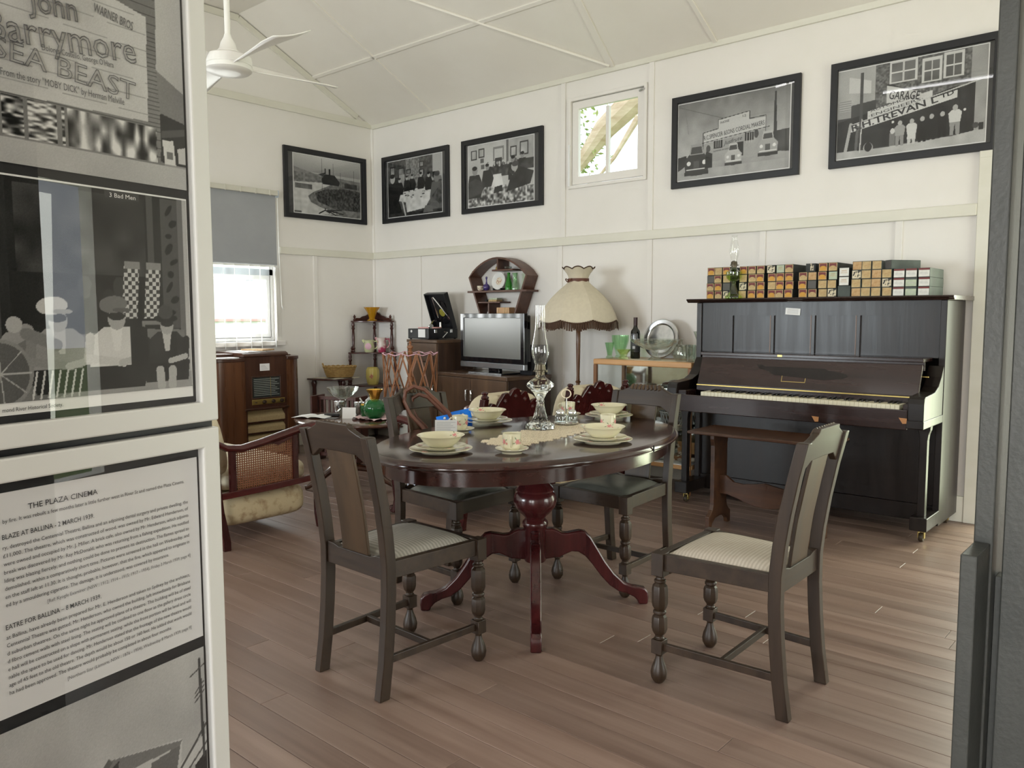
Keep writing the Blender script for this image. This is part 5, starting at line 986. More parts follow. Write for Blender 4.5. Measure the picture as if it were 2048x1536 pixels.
# ================================================================ FLOOR LAMP
mat('shade cloth', (.60, .54, .42), .8, c2=(.56, .50, .39), scale=(30, 30, 30), bump=.05, bscale=200); mat('fringe', (.055, .025, .012), .8); mat('ribbon', (.10, .03, .015), .5); wood('lamp wood', (.10, .04, .015), (.17, .075, .03), 'z', .35, coat=.2)
lx, ly = -3.79, 5.12
t = thing('floor_lamp', 'standard lamp with a cream pleated shade and brown fringe', 'lamp', (lx, ly, 0)); K = dict(parent=t)
obj('base', MB().lathe([(0, 0), (.15, 0), (.155, .012), (.14, .022), (.06, .035), (.03, .06), (.02, .08), (0, .08)], 32), 'lamp wood', **K)
obj('pole', MB().lathe([(.016, .075), (.02, .10), (.015, .14), (.0175, .3), (.021, .5), (.0175, .66), (.014, .74), (.02, .745), (.021, .755), (.014, .76), (.0125, .8), (.0165, .98), (.0175, 1.05), (.0175, 1.2), (.012, 1.21), (.008, 1.5), (0, 1.5)], 20), 'lamp wood', **K)
NS = 8
def shade_r(z):
    pr = [(1.205, .322), (1.24, .318), (1.30, .298), (1.36, .265), (1.42, .218), (1.47, .165), (1.51, .115), (1.535, .088), (1.55, .080), (1.565, .078), (1.60, .092), (1.63, .115), (1.65, .130)]
    for (z0, r0), (z1, r1) in zip(pr, pr[1:]):
        if z <= z1: return r0+(r1-r0)*max(0, (z-z0)/(z1-z0))
    return r1
def shade_pt(u, v, dr=0):
    a = 2*PI*u+.2; ph = (u*NS) % 1; sc_ = math.sin(PI*ph)
    zb = 1.232-.022*sc_; zt2 = 1.638+.018*sc_; z = zb+(zt2-zb)*v; r = shade_r(z)*(1-.035*sc_ if v < .9 else 1-.02)+dr
    return (r*math.cos(a), r*math.sin(a), z)
for k in range(NS):
    obj('shade_panel', MB().grid(lambda u, v: shade_pt((k+u)/NS, v), 8, 26), 'shade cloth', t, smooth=60, fix=False)
mb = MB()
for k in range(NS*14):
    u = k/(NS*14); p = Vector(shade_pt(u, 0, .002)); l = .045+.012*random.random(); q = p+Vector((p.x*.02, p.y*.02, -l)); w_ = Vector((-p.y, p.x, 0)).normalized()*.0082
    mb.add([p-w_+Vector((0, 0, .012)), p+w_+Vector((0, 0, .012)), q+w_*.8, q-w_*.8], [(0, 1, 2, 3)])
o = obj('fringe', mb, 'fringe', t, smooth=0, fix=False); o['kind'] = 'stuff'
obj('top_trim', MB().tube([shade_pt(k/160, 1) for k in range(160)], .0045, 6, closed=True), 'fringe', t); obj('bottom_trim', MB().tube([shade_pt(k/160, .01, .002) for k in range(160)], .004, 6, closed=True), 'fringe', t)
obj('ribbon', MB().lathe([(.083, 1.538), (.083, 1.566), (.0795, 1.566), (.0795, 1.538)], 32), 'ribbon', t)
bd = Vector((-.55, -.83, 0)); bp = bd*.085+Vector((0, 0, 1.55)); sd = Vector((-.83, .55, 0))
for s in (-1, 1): obj('bow_loop', MB().tube([tuple(bp+bd*.012*math.sin(a)+sd*s*(.025-.025*math.cos(a))+Vector((0, 0, .014*math.sin(a)*s))) for a in [2*PI*k/12 for k in range(12)]], .004, 6, closed=True), 'ribbon', t)

# ================================================================ WALL SHELF with ornaments
wood('shelf wood', (.075, .030, .018), (.13, .058, .035), 'x', .4, coat=.1)
t = thing('wall_shelf', 'arched hexagonal dark wood wall shelf above the television', 'shelf', (-4.85, 5.40, 1.55)); K = dict(parent=t, world=True, smooth=0)
sy0, sy1 = 5.33, 5.485
cxs = -4.853; ol = [(-.212, 1.275), (-.352, 1.625)]+[(-.352+.352*2*k/14*1.0, 1.625+.172*math.sin(PI*k/14)**.75) for k in range(1, 14)]+[(.352, 1.625), (.212, 1.275)]
def inset(pts, d):
    out = []
    for i in range(len(pts)):
        a = Vector(pts[max(0, i-1)]).to_2d(); b = Vector(pts[i]).to_2d(); c = Vector(pts[min(len(pts)-1, i+1)]).to_2d(); tt = (c-a).normalized(); out.append((b.x+tt.y*d, b.y-tt.x*d))
    return out
il = inset(ol, .016)
mb = MB().loft([[(cxs+o_[0], sy0, o_[1]), (cxs+i_[0], sy0, i_[1]), (cxs+i_[0], sy1, i_[1]), (cxs+o_[0], sy1, o_[1])] for o_, i_ in zip(ol, il)])
obj('surround', mb, 'shelf wood', parent=t, world=True, smooth=30)
obj('bottom_board', MB().box(cxs-.21, cxs+.21, sy0, sy1, 1.262, 1.278), 'shelf wood', bevel=.002, **K); obj('main_shelf', MB().box(cxs-.355, cxs+.355, sy0-.012, sy1, 1.484, 1.502), 'shelf wood', bevel=.002, **K)
obj('top_shelf', MB().box(cxs-.065, cxs+.185, sy0+.005, sy1, 1.672, 1.688), 'shelf wood', bevel=.002, **K); obj('divider', MB().box(cxs-.005, cxs+.011, sy0+.005, sy1, 1.688, 1.785), 'shelf wood', bevel=.002, **K)
obj('lower_shelf', MB().box(cxs-.235, cxs+.03, sy0+.005, sy1, 1.388, 1.402), 'shelf wood', bevel=.002, **K); obj('divider', MB().box(cxs-.115, cxs-.10, sy0+.005, sy1, 1.278, 1.388), 'shelf wood', bevel=.002, **K)
Z1 = 1.5025; G = 'ornaments on the wall shelf'
cupthing('sugar_bowl', 'tiny yellow-green pot at the left of the wall shelf', 'pot', (-5.095, 5.37, Z1), 'gilt china', .028, .045, 0, G); mat('purple china', (.05, .03, .16), .2, coat=.5, c2=(.6, .5, .3), scale=(60, 60, 60), lo=.62, hi=.66)
lathed('perfume_bottle', 'small purple bottle with a pale neck on the wall shelf', 'bottle', [(0, 0), (.016, 0), (.03, .015), (.034, .032), (.026, .052), (.01, .062), (.006, .085), (.006, .105), (.010, .112), (.008, .125), (0, .128)], 'purple china', (-5.015, 5.37, Z1), G)
t = thing('display_plate', 'white picture plate on a small black stand on the wall shelf', 'plate', (-4.885, 5.40, Z1), 0, G); RP = Matrix.Translation((0, 0, .083)) @ Matrix.Rotation(math.radians(80), 4, 'X')
obj('plate', MB().lathe([(0, 0), (.05, 0), (.08, .01), (.079, .013), (.05, .004), (0, .004)], 36, m=RP), 'white china', t); obj('picture', MB().lathe([(0, .0048), (.035, .0046)], 20, m=RP), 'gilt china', t); obj('stand', MB().box(-.05, -.04, -.035, .02, 0, .02).box(.04, .05, -.035, .02, 0, .02).box(-.05, .05, .01, .02, 0, .012), 'black mat', t, smooth=0)
botg = mat('green bottle glass', (.04, .38, .03), .05, trans=.6, ior=1.3, coat=.4)
lathed('bottle', 'bright green glass bottle on the wall shelf', 'bottle', [(0, 0), (.033, 0), (.034, .02), (.03, .06), (.018, .1), (.012, .125), (.0115, .142), (.014, .144), (.013, .155), (0, .155)], botg, (-4.757, 5.385, Z1), G); lathed('vase', 'pale green glass vase at the right of the wall shelf', 'vase', [(0, .004), (.03, 0), (.032, .03), (.02, .07), (.018, .12), (.026, .15), (.024, .15), (.015, .12), (.017, .07), (0, .02)], greeng, (-4.682, 5.385, Z1), G)
t = thing('bell', 'small brown hand bell on the top ledge of the wall shelf', 'bell', (-4.89, 5.38, 1.6885), 0, G); obj('dome', MB().lathe([(.018, 0), (.014, .02), (.007, .032), (0, .035)], 20), 'brass', t); obj('handle', MB().lathe([(.004, .033), (.005, .06), (.003, .068), (0, .07)], 10), 'shelf wood', t)
cupthing('bowl', 'little glass dish on the top ledge of the wall shelf', 'dish', (-4.76, 5.38, 1.6885), jarg, .035, .022, 0, G, False)
o = obj('trinket_tin', MB().lathe([(0, 0), (.018, 0), (.018, .018), (0, .02)], 20), 'black mat', loc=(-5.02, 5.38, 1.4025)); tag(o, 'tiny black tin on the lower ledge of the wall shelf', 'tin', G)
o = obj('book', MB().box(-.05, .05, -.04, .04, 0, .016), 'label cream', smooth=0, bevel=.002, loc=(-4.925, 5.39, 1.4025)); tag(o, 'cream book lying under the green one on the wall shelf', 'book', G); o = obj('book', MB().box(-.045, .045, -.035, .04, 0, .016), 'label sage', smooth=0, bevel=.002, loc=(-4.925, 5.39, 1.4187), rot=(0, 0, .08)); tag(o, 'pale green book on top of the cream one on the wall shelf', 'book', G)
t = thing('wooden_box', 'brown inlaid box on the bottom board of the wall shelf', 'box', (-4.80, 5.39, 1.2785), 0, G); obj('case', MB().box(-.075, .075, -.04, .04, 0, .07), 'honey oak', t, smooth=0, bevel=.003); [obj('inlay_band', MB().box(x, x+.008, -.0412, .04, 0, .0705), 'label cream', t, smooth=0) for x in (-.055, .02, .05)]
lathed('bud_vase', 'small white bud vase at the lower left of the wall shelf', 'vase', [(0, 0), (.018, 0), (.022, .02), (.01, .05), (.008, .075), (.012, .08), (0, .07)], 'white china', (-4.99, 5.38, 1.2785), G)
o = obj('wall_notice', MB().box(-.05, .05, -.001, 0, -.075, .075), 'text sheet', smooth=0, loc=(-4.655, YB-.001, 1.34)); tag(o, 'white printed notice pinned beside the wall shelf', 'notice')
mb = MB()
for k in range(12): mb.box(-.04, .04-.03*((k*7) % 4)/3, -.0016, -.0012, .06-.011*k, .063-.011*k)
obj('print_lines', mb, 'card text', o, smooth=0)

# ================================================================ TELEVISION CORNER
wood('cabinet veneer', (.055, .032, .022), (.13, .075, .042), 'z', .33, coat=.15, fine=.35); wood('cabinet veneer shaded', (.028, .014, .009), (.06, .03, .018), 'z', .4)  # carcass veneer is darker: shade on the unlit sides put into its colour
RZC = math.radians(-7.5); CL = Vector((-4.76, 4.885, 0))
t = thing('tv_cabinet', 'low dark veneered two-door cabinet under the television', 'cabinet', CL, RZC)
obj('carcass', MB().box(-.475, .475, .02, .50, .03, .745), 'cabinet veneer shaded', t, smooth=0, bevel=.002); obj('top', MB().box(-.48, .48, 0, .505, .745, .778), 'cabinet veneer', t, smooth=0, bevel=.004); obj('plinth', MB().box(-.46, .46, .04, .48, 0, .03), 'cabinet veneer shaded', t, smooth=0)
for a, b, hx in ((-.472, -.002, -.035), (.002, .472, .035)):
    d = obj('door', MB().box(a, b, 0, .019, .04, .742), 'cabinet veneer', t, smooth=0, bevel=.002); obj('handle', MB().tube([(hx, -.004, .645), (hx, -.022, .64), (hx, -.024, .60), (hx, -.022, .555), (hx, -.004, .55)], [.006, .007, .0085, .007, .006], 8), 'chrome', d)
t = thing('tower_cabinet', 'tall dark veneered cabinet with a drawer below the gramophone', 'cabinet', CL, RZC)
obj('carcass', MB().box(-.955, -.486, .02, .42, .03, 1.03), 'cabinet veneer shaded', t, smooth=0, bevel=.002); obj('top', MB().box(-.96, -.482, 0, .425, 1.03, 1.057), 'cabinet veneer', t, smooth=0, bevel=.004)
d = obj('drawer', MB().box(-.948, -.49, 0, .019, .86, 1.025), 'cabinet veneer', t, smooth=0, bevel=.002); obj('label_holder', MB().box(-.74, -.685, -.006, 0, .935, .95), 'chrome', d, smooth=0, bevel=.002)
d = obj('door', MB().box(-.948, -.49, 0, .019, .04, .852), 'cabinet veneer', t, smooth=0, bevel=.002); obj('handle', MB().tube([(-.53, -.004, .645), (-.53, -.022, .64), (-.53, -.022, .555), (-.53, -.004, .55)], .007, 8), 'chrome', d)
mat('gloss black', (.008, .008, .01), .06, coat=.4); mat('tv screen', (.10, .105, .095), .3, spec=1.0, coat=1, croughness=.22); mat('tv silver', (.45, .47, .5), .2, metal=.8)
tvl = CL+Matrix.Rotation(RZC, 3, 'Z') @ Vector((.075, .20, .78))
t = thing('television', 'flat screen television with a silver bottom bar on the low cabinet', 'television', tvl, RZC)
obj('bezel', MB().frame('y', -.425, .425, .095, .515, .045, -.03, .01, .04), 'gloss black', t, smooth=0, bevel=.003); obj('screen', MB().box(-.385, .385, -.022, -.015, .13, .48), 'tv screen', t, smooth=0); obj('housing', MB().box(-.40, .40, .0, .07, .11, .50), 'gloss black', t, smooth=0, bevel=.01)
obj('speaker_bar', MB().box(-.425, .425, -.033, .01, .045, .093), 'tv silver', t, smooth=0, bevel=.004); obj('neck', MB().box(-.07, .07, .0, .04, .012, .1), 'gloss black', t, smooth=0, bevel=.004); obj('stand', MB().box(-.22, .22, -.10, .12, 0, .012), 'gloss black', t, smooth=0, bevel=.004); obj('stand_trim', MB().box(-.22, .22, -.104, -.1, 0, .012), 'tv silver', t, smooth=0); obj('badge', MB().box(-.39, -.35, -.0312, -.03, .488, .496), 'white paper', t, smooth=0)
o = obj('speaker_box', MB().box(-.075, .075, -.09, .09, 0, .25), 'black mat', smooth=0, bevel=.004, loc=tuple(CL+Matrix.Rotation(RZC, 3, 'Z') @ Vector((.385, .385, .7785))), rot=(0, 0, RZC)); tag(o, 'black speaker box behind the right edge of the television', 'speaker')
# gramophone
mat('black leatherette', (.012, .012, .014), .35, bump=.15, bscale=160); mat('record label', (.55, .50, .08), .5)
t = thing('gramophone', 'black portable wind-up gramophone with its lid open', 'gramophone', (-5.55, 5.20, 1.0575)); K = dict(parent=t, smooth=0)
obj('case', MB().box(-.14, .14, -.19, .19, .006, .10), 'black leatherette', bevel=.006, **K)
HL = Matrix.Translation((0, .185, .102)) @ Matrix.Rotation(math.radians(20), 4, 'X')
mb = MB().frame('y', -.14, .14, 0, .36, .012, -.055, 0); mb.box(-.135, .135, -.008, 0, .005, .355); obj('lid', MB().add(mb.v, mb.f, HL), 'black leatherette', t, smooth=0, bevel=.003)
rc = obj('record', MB().lathe([(0, 0), (.115, 0), (.115, .002), (0, .002)], 40, m=HL @ Matrix.Translation((.005, -.012, .16)) @ Matrix.Rotation(PI/2, 4, 'X')), 'gloss black', t); obj('record_label', MB().lathe([(0, 0), (.038, 0)], 24, m=HL @ Matrix.Translation((.005, -.0155, .16)) @ Matrix.Rotation(PI/2, 4, 'X')), 'record label', rc)
for p, q in (((-.03, -.06, .33), (-.03, -.045, .12)), ((-.015, -.06, .33), (.11, -.03, .1))): obj('lid_stay', MB().tube([tuple(HL @ Vector(p)), tuple(HL @ Vector(q))], .006, 8), 'chrome', t)
obj('tone_arm', MB().tube([(-.04, .14, .105), (-.045, .14, .16), (-.05, .10, .18), (.0, .0, .165), (.06, -.08, .14), (.08, -.10, .12)], [.014, .012, .011, .01, .009, .014], 10), 'chrome', t); obj('sound_box', MB().lathe([(0, -.008), (.024, -.008), (.026, 0), (.024, .008), (0, .008)], 20, m=Matrix.Translation((.085, -.105, .118)) @ Matrix.Rotation(PI/2, 4, 'Y')), 'chrome', t)
obj('turntable', MB().lathe([(0, .102), (.11, .102), (.112, .112), (0, .113)], 36, (.0, -.04, 0)), 'faded red', t)
obj('crank', MB().tube([(.14, -.02, .07), (.17, -.02, .07), (.175, .02, .065), (.18, -.05, .015), (.20, -.05, .012)], .005, 8), 'chrome', t)
for y in (-.10, .10): obj('latch', MB().box(.14, .145, y-.015, y+.015, .06, .09), 'chrome', t, smooth=0, bevel=.001)
for x in (-.09,): obj('badge', MB().lathe([(0, 0), (.012, 0), (.012, .002), (0, .002)], 16, m=Matrix.Translation((x, -.19, .075)) @ Matrix.Rotation(PI/2, 4, 'X')), 'white china', t)
obj('price_card', MB().box(.005, .10, -.193, -.191, .02, .095), 'white paper', t, smooth=0); [obj('foot', MB().lathe([(0, 0), (.01, 0), (.01, .007), (0, .007)], 10, (x, y, 0)), 'black mat', t) for x in (-.12, .12) for y in (-.17, .17)]
# yarn swift in front of the tower cabinet
wood('swift wood', (.22, .085, .035), (.34, .15, .07), 'z', .4); mat('pink yarn', (.72, .42, .50), .8)
t = thing('yarn_swift', 'folding wooden yarn swift with pink ties beside the tower cabinet', 'yarn swift', (-5.30, 4.69, 0)); 
obj('post', MB().lathe([(.0, .0), (.09, 0), (.09, .012), (.03, .03), (.014, .05), (.012, .93), (.022, .945), (.024, .96), (.014, .972), (.016, .985), (.028, .998), (.028, 1.008), (.012, 1.02), (.010, 1.03), (.013, 1.04), (.006, 1.055), (0, 1.06)], 20), 'swift wood', t)
NSW = 12
for k in range(NSW):
    a = 2*PI*k/NSW
    for s in (-1, 1):
        p = Vector((.245*math.cos(a), .245*math.sin(a), .955)); m_ = Vector((.19*math.cos(a+s*.27), .19*math.sin(a+s*.27), .76)); q = Vector((.235*math.cos(a+s*.54), .235*math.sin(a+s*.54), .56))
        obj('slat', MB().bar(p, q, .014, .005, (math.cos(a), math.sin(a), 0)), 'swift wood', t, smooth=0)
for k in range(NSW):
    a = 2*PI*k/NSW; b = a+2*PI/NSW; obj('yarn_tie', MB().tube([(.247*math.cos(a), .247*math.sin(a), .955), (.235*math.cos((a+b)/2), .235*math.sin((a+b)/2), .937), (.247*math.cos(b), .247*math.sin(b), .955)], .004, 5), 'pink yarn', t)
obj('hub', MB().lathe([(.0, .70), (.03, .70), (.03, .74), (0, .74)], 16), 'swift wood', t)
# ================================================================ ARMCHAIRS
wood('red mahogany', (.040, .005, .005), (.085, .011, .010), 'y', .24, coat=.2); wood('red mahogany up', (.026, .004, .004), (.06, .009, .008), 'z', .26, coat=.2)
mat('brocade', (.52, .43, .27), .75, c2=(.30, .20, .11), scale=(14, 14, 14), detail=6, lo=.50, hi=.68, bump=.08, bscale=120); mat('brocade pale', (.60, .53, .38), .75, c2=(.42, .31, .19), scale=(14, 14, 14), detail=6, lo=.55, hi=.75, bump=.08, bscale=120); mat('cane', (.20, .075, .035), .5)
def cushion(x0, x1, y0, y1, z0, z1, r=.03, crown=.02):
    def f(u, v):
        a = 2*PI*u; ca, sa = math.cos(a), math.sin(a); p = .25
        sx = math.copysign(abs(ca)**p, ca); sy = math.copysign(abs(sa)**p, sa); b = PI*(v-.5); cb, sb = math.cos(b), math.sin(b); q = abs(cb)**.3; zz = math.copysign(abs(sb)**.6, sb)
        cr = crown*(1-max(abs(sx*q), abs(sy*q))**2)*zz
        return ((x0+x1)/2+(x1-x0)/2*sx*q, (y0+y1)/2+(y1-y0)/2*sy*q, (z0+z1)/2+(z1-z0)/2*zz+cr)
    return MB().grid(f, 40, 16, cu=True)
def make_armchair(label, W=.335, name='armchair'):
    t = thing(name, label, name, group='red framed cane seats'); E_ = W-.335
    obj('seat_base', cushion(-.30-E_, .30+E_, -.29, .295, .085, .30, crown=.0), 'brocade', t, smooth=60); obj('seat_cushion', cushion(-.29-E_, .29+E_, -.26, .31, .295, .43), 'brocade pale', t, smooth=60)
    o = obj('back_cushion', cushion(-.28-E_, .28+E_, -.07, .07, 0, .44), 'brocade pale', t, smooth=60, loc=(0, -.25, .36), rot=(math.radians(12), 0, 0))
    for s in (-1, 1):
        x = s*W
        # arm: dips behind, rises to the scroll at the front
        ap = [(x, -.33, .60), (x, -.27, .565), (x, -.18, .552), (x, -.06, .57), (x, .08, .598), (x, .2, .622), (x+s*.01, .28, .632), (x+s*.012, .325, .624), (x+s*.012, .345, .600), (x+s*.012, .335, .578), (x+s*.012, .315, .575)]
        obj('arm', MB().tube(ap, [.016, .019, .021, .022, .023, .024, .026, .026, .024, .02, .014], 12, sx=1.35), 'red mahogany', t)
        for y, z1 in ((-.235, .545), (.16, .605)): obj('arm_stile', MB().box(x-.013, x+.013, y-.018, y+.018, .31, z1), 'red mahogany up', t, smooth=0, bevel=.003)
        obj('side_rail', MB().prism([(-.33, .285), (-.33, .322), (.0, .330), (.31, .342), (.31, .305), (0, .292)], 'x', x-.014, x+.014), 'red mahogany', t, smooth=0, bevel=.004)
        # cane: strips each way, leaving square holes
        mb = MB(); ny, nz = 26, 17; ya, yb2, za, zb2 = -.217, .142, .325, .555
        for k in range(ny+1): yy = ya+(yb2-ya)*k/ny; zt3 = zb2+.045*(yy-ya)/(yb2-ya)-.022*math.exp(-((yy-.03)/.05)**2); mb.box(x-.0018, x+.0018, yy-.0027, yy+.0027, za, zt3)
        for k in range(nz+1): zz = za+(zb2-.012-za)*k/nz; mb.box(x-.0022, x+.0022, ya, yb2, zz-.0027, zz+.0027)
        o = obj('cane_panel', mb, 'cane', t, smooth=0); o['kind'] = 'stuff'
        obj('cane_top_rail', MB().prism([(-.217, .535), (-.217, .565), (.142, .60), (.142, .575), (.09, .56), (.05, .545), (.02, .556), (-.03, .558), (-.08, .552), (-.15, .542)], 'x', x-.009, x+.009), 'red mahogany', t, smooth=0)
        obj('back_leg', MB().loft([[(x-.018, y-d, z), (x+.018, y-d, z), (x+.018, y+d, z), (x-.018, y+d, z)] for y, z, d in ((-.285, 0, .02), (-.287, .05, .022), (-.30, .12, .022), (-.32, .22, .022), (-.33, .32, .022), (-.335, .45, .02), (-.345, .6, .019))]), 'red mahogany up', t, smooth=25, bevel=.004)
        obj('front_leg', MB().tube([(x, .315, .33), (x, .318, .25), (x, .312, .17), (x, .308, .10), (x, .318, .05), (x, .33, .03)], [.03, .028, .024, .019, .021, .03], 12), 'red mahogany up', t)
        obj('claw_foot', MB().tube([(x, .33, .045), (x, .345, .032), (x, .355, .024), (x, .352, .02)], [.02, .03, .026, .014], 10).tube([(x-.012, .345, .04), (x-.016, .372, .022), (x-.014, .378, .008)], .009, 6).tube([(x+.012, .345, .04), (x+.016, .372, .022), (x+.014, .378, .008)], .009, 6).tube([(x, .35, .045), (x, .38, .025), (x, .386, .008)], .009, 6), 'red mahogany up', t)
        obj('arm_post', MB().lathe([(.02, .33), (.028, .36), (.02, .395), (.026, .41), (.03, .46), (.022, .50), (.016, .54), (.022, .56), (.02, .60)], 14, (x+s*.005, .295, 0)), 'red mahogany up', t)
        xp = s*(.26+E_); obj('back_post', MB().loft([[(xp-.02, y-.02, z), (xp+.02, y-.02, z), (xp+.02, y+.02, z), (xp-.02, y+.02, z)] for y, z in ((-.32, .3), (-.35, .5), (-.385, .68), (-.405, .79))]).lathe([(.012, .785), (.024, .795), (.024, .805), (.014, .812), (.021, .822), (.019, .832), (0, .836)], 14, (xp, -.407, 0)), 'red mahogany up', t, smooth=30, bevel=.003)
    cr = [(-.25, .60), (.25, .60), (.25, .725), (.225, .735), (.205, .762), (.175, .755), (.155, .742), (.14, .765), (.105, .812), (.075, .818), (.052, .80), (.03, .832), (0, .842), (-.03, .832), (-.052, .80), (-.075, .818), (-.105, .812), (-.14, .765), (-.155, .742), (-.175, .755), (-.205, .762), (-.225, .735), (-.25, .725)]
    cr = [(x*(.25+E_)/.25, z) for x, z in cr]; mb = MB(); yy = lambda z: -.36-.2*(z-.55)
    mb.loft([[(x, yy(z)-.013, z) for x, z in cr], [(x, yy(z)+.013, z) for x, z in cr]]); obj('carved_crest', mb, 'red mahogany up', t, smooth=0, bevel=.005)
    for k, (x, z) in enumerate(((-.18, .71), (-.09, .765), (0, .79), (.09, .765), (.18, .71))): obj('carved_boss', MB().lathe([(0, .012), (.012, .008), (.018, 0), (0, 0)], 12, m=Matrix.Translation((x*(.25+E_)/.25, yy(z)-.012, z)) @ Matrix.Rotation(PI/2, 4, 'X')), 'red mahogany up', t)
    obj('back_rail', MB().box(-.25-E_, .25+E_, -.345, -.315, .30, .36), 'red mahogany up', t, smooth=0, bevel=.004); obj('back_upholstery', cushion(-.24-E_, .24+E_, -.365, -.335, .36, .62, crown=0), 'brocade', t, smooth=60)
    return t
a1 = make_armchair('red framed sofa with cane side panel, partly hidden by the white display', .68, 'sofa'); a2 = make_armchair('red framed armchair seen from behind, nearer the coffee table'); a3 = make_armchair('red framed armchair seen from behind, nearer the floor lamp')
for a, x, y, rz in ((a1, -4.68, 2.475, 0), (a2, -3.60, 3.66, 90), (a3, -3.50, 4.49, 80)): a.location = (x, y, 0); a.rotation_euler = (0, 0, math.radians(rz))

# ================================================================ COFFEE TABLE and its things
wood('coffee wood', (.05, .018, .010), (.11, .045, .025), 'x', .16, coat=.4)
CX, CY, CZ = -4.74, 3.60, .53
t = thing('coffee_table', 'small oval polished coffee table between the armchairs', 'table', (CX, CY, 0))
obj('top', MB().loft([[((.48-i)*math.cos(2*PI*k/56), (.36-i)*math.sin(2*PI*k/56), z) for k in range(56)] for i, z in ((.2, CZ), (.02, CZ), (.006, CZ-.004), (0, CZ-.012), (.006, CZ-.02), (.2, CZ-.024))]), 'coffee wood', t)
obj('column', MB().lathe([(.09, CZ-.024), (.08, CZ-.05), (.03, CZ-.07), (.026, .36), (.045, .30), (.05, .26), (.03, .20), (.04, .16), (.045, .12), (0, .11)], 24), 'coffee wood', t)
for k in range(4):
    a = PI/4+k*PI/2; obj('foot', MB().tube([(.03*math.cos(a), .03*math.sin(a), .17), (.14*math.cos(a), .14*math.sin(a), .15), (.24*math.cos(a), .24*math.sin(a), .07), (.31*math.cos(a), .31*math.sin(a), .025), (.335*math.cos(a), .335*math.sin(a), .02)], [.03, .026, .022, .018, .02], 10), 'coffee wood', t)
G = 'things on the coffee table'
t = thing('crystal_compote', 'tall footed crystal bowl on the coffee table', 'bowl', (-4.90, 3.66, CZ))
obj('bowl', MB().lathe([(0, .125), (.03, .128), (.075, .15), (.105, .185), (.118, .215), (.112, .215), (.098, .188), (.07, .16), (.02, .138), (0, .137)], 64, fn=lambda a, z: 1+(.03*math.cos(a*12)*max(0, (z-.15)/.06))), cutg, t, smooth=25); obj('stem', MB().lathe([(0, .0), (.068, 0), (.066, .012), (.05, .03), (.022, .055), (.018, .07), (.026, .085), (.026, .10), (.016, .115), (.03, .13), (0, .13)], 32, fn=lambda a, z: 1+.05*math.cos(a*8)), cutg, t, smooth=25)
for nm, x, y, r, h, rz in (('at the left of the crystal bowl', -5.03, 3.72, .042, .095, 2.4), ('behind the crystal bowl stem', -4.86, 3.78, .042, .095, .6)):
    cupthing('silver_tankard', 'silver handled tankard '+nm, 'tankard', (x, y, CZ), 'silver', r, h, rz, 'silverware on the coffee table')
t = thing('teapot', 'silver teapot with a pale knob behind the green glass jar', 'teapot', (-4.80, 3.86, CZ)); obj('body', MB().lathe([(0, 0), (.04, 0), (.06, .03), (.066, .07), (.055, .11), (.035, .125), (.02, .14), (0, .145)], 28), 'silver', t); obj('spout', MB().tube([(-.055, -.02, .06), (-.085, -.03, .08), (-.105, -.04, .12)], [.016, .011, .007], 8), 'silver', t); obj('handle', MB().tube([(.05, .02, .1), (.09, .03, .11), (.1, .035, .07), (.06, .02, .04)], .006, 8), 'silver', t); obj('knob', MB().lathe([(.006, .142), (.006, .152), (.022, .158), (.02, .166), (0, .168)], 16), 'white china', t)
obj('price_tag', MB().box(.31, .36, .30, .302, .50, .565), 'white paper', a2, smooth=0)
grg = mat('green vase glass', (.010, .15, .035), .06, trans=.35, ior=1.3, coat=.6); mat('gold lustre', (.80, .50, .10), .18, metal=1)
t = thing('green_vase', 'round green glass vase with a flared gold neck on the coffee table', 'vase', (-4.60, 3.72, CZ)); obj('body', MB().lathe([(0, 0), (.045, 0), (.05, .006), (.075, .03), (.086, .065), (.08, .10), (.055, .13), (.032, .142), (0, .142)], 48, fn=lambda a, z: 1+.015*math.cos(a*14)), grg, t); obj('neck', MB().lathe([(.032, .140), (.034, .15), (.042, .18), (.058, .205), (.062, .212), (.058, .212), (.038, .18), (.028, .15), (0, .145)], 48, fn=lambda a, z: 1+.025*math.cos(a*14)), 'gold lustre', t)
t = thing('green_jar', 'squat green glass jar with a gilt rim beside the green vase', 'jar', (-4.70, 3.74, CZ)); obj('body', MB().lathe([(0, 0), (.05, 0), (.056, .01), (.058, .085), (.052, .09), (0, .092)], 32, fn=lambda a, z: 1+.02*math.cos(a*12)), grg, t); obj('rim', MB().lathe([(.053, .088), (.058, .09), (.057, .1), (.05, .1)], 32), 'gold lustre', t)
o = obj('place_card', MB().box(-.05, .05, -.001, 0, 0, .082), 'white paper', smooth=0, loc=(-4.72, 3.575, CZ), rot=(math.radians(-8), 0, math.radians(36))); tag(o, 'blank white card standing in front of the green jar', 'card')
mat('pink lace', (.72, .52, .54), .9); rg = random.Random(9)
o = obj('lace_doily', MB().grid(lambda u, v: ((.04+.13*v*(1+.15*math.cos(u*2*PI*9)))*math.cos(u*2*PI), (.04+.10*v*(1+.15*math.cos(u*2*PI*9)))*math.sin(u*2*PI), .002+.02*v*rg.random()), 54, 4, cu=True), 'pink lace', fix=False, smooth=0, loc=(-4.58, 3.70, CZ)); tag(o, 'pink lace doily ruffled under the green vase', 'doily')
o = obj('booklet', MB().grid(lambda u, v: (-.13+.26*u, -.09+.18*v, .003+.012*math.sin(PI*u)*abs(math.sin(2*PI*u))**.5), 12, 2), 'white paper', fix=False, loc=(-5.0, 3.46, CZ+.001), rot=(0, 0, math.radians(30))); tag(o, 'open white booklet at the left end of the coffee table', 'booklet')
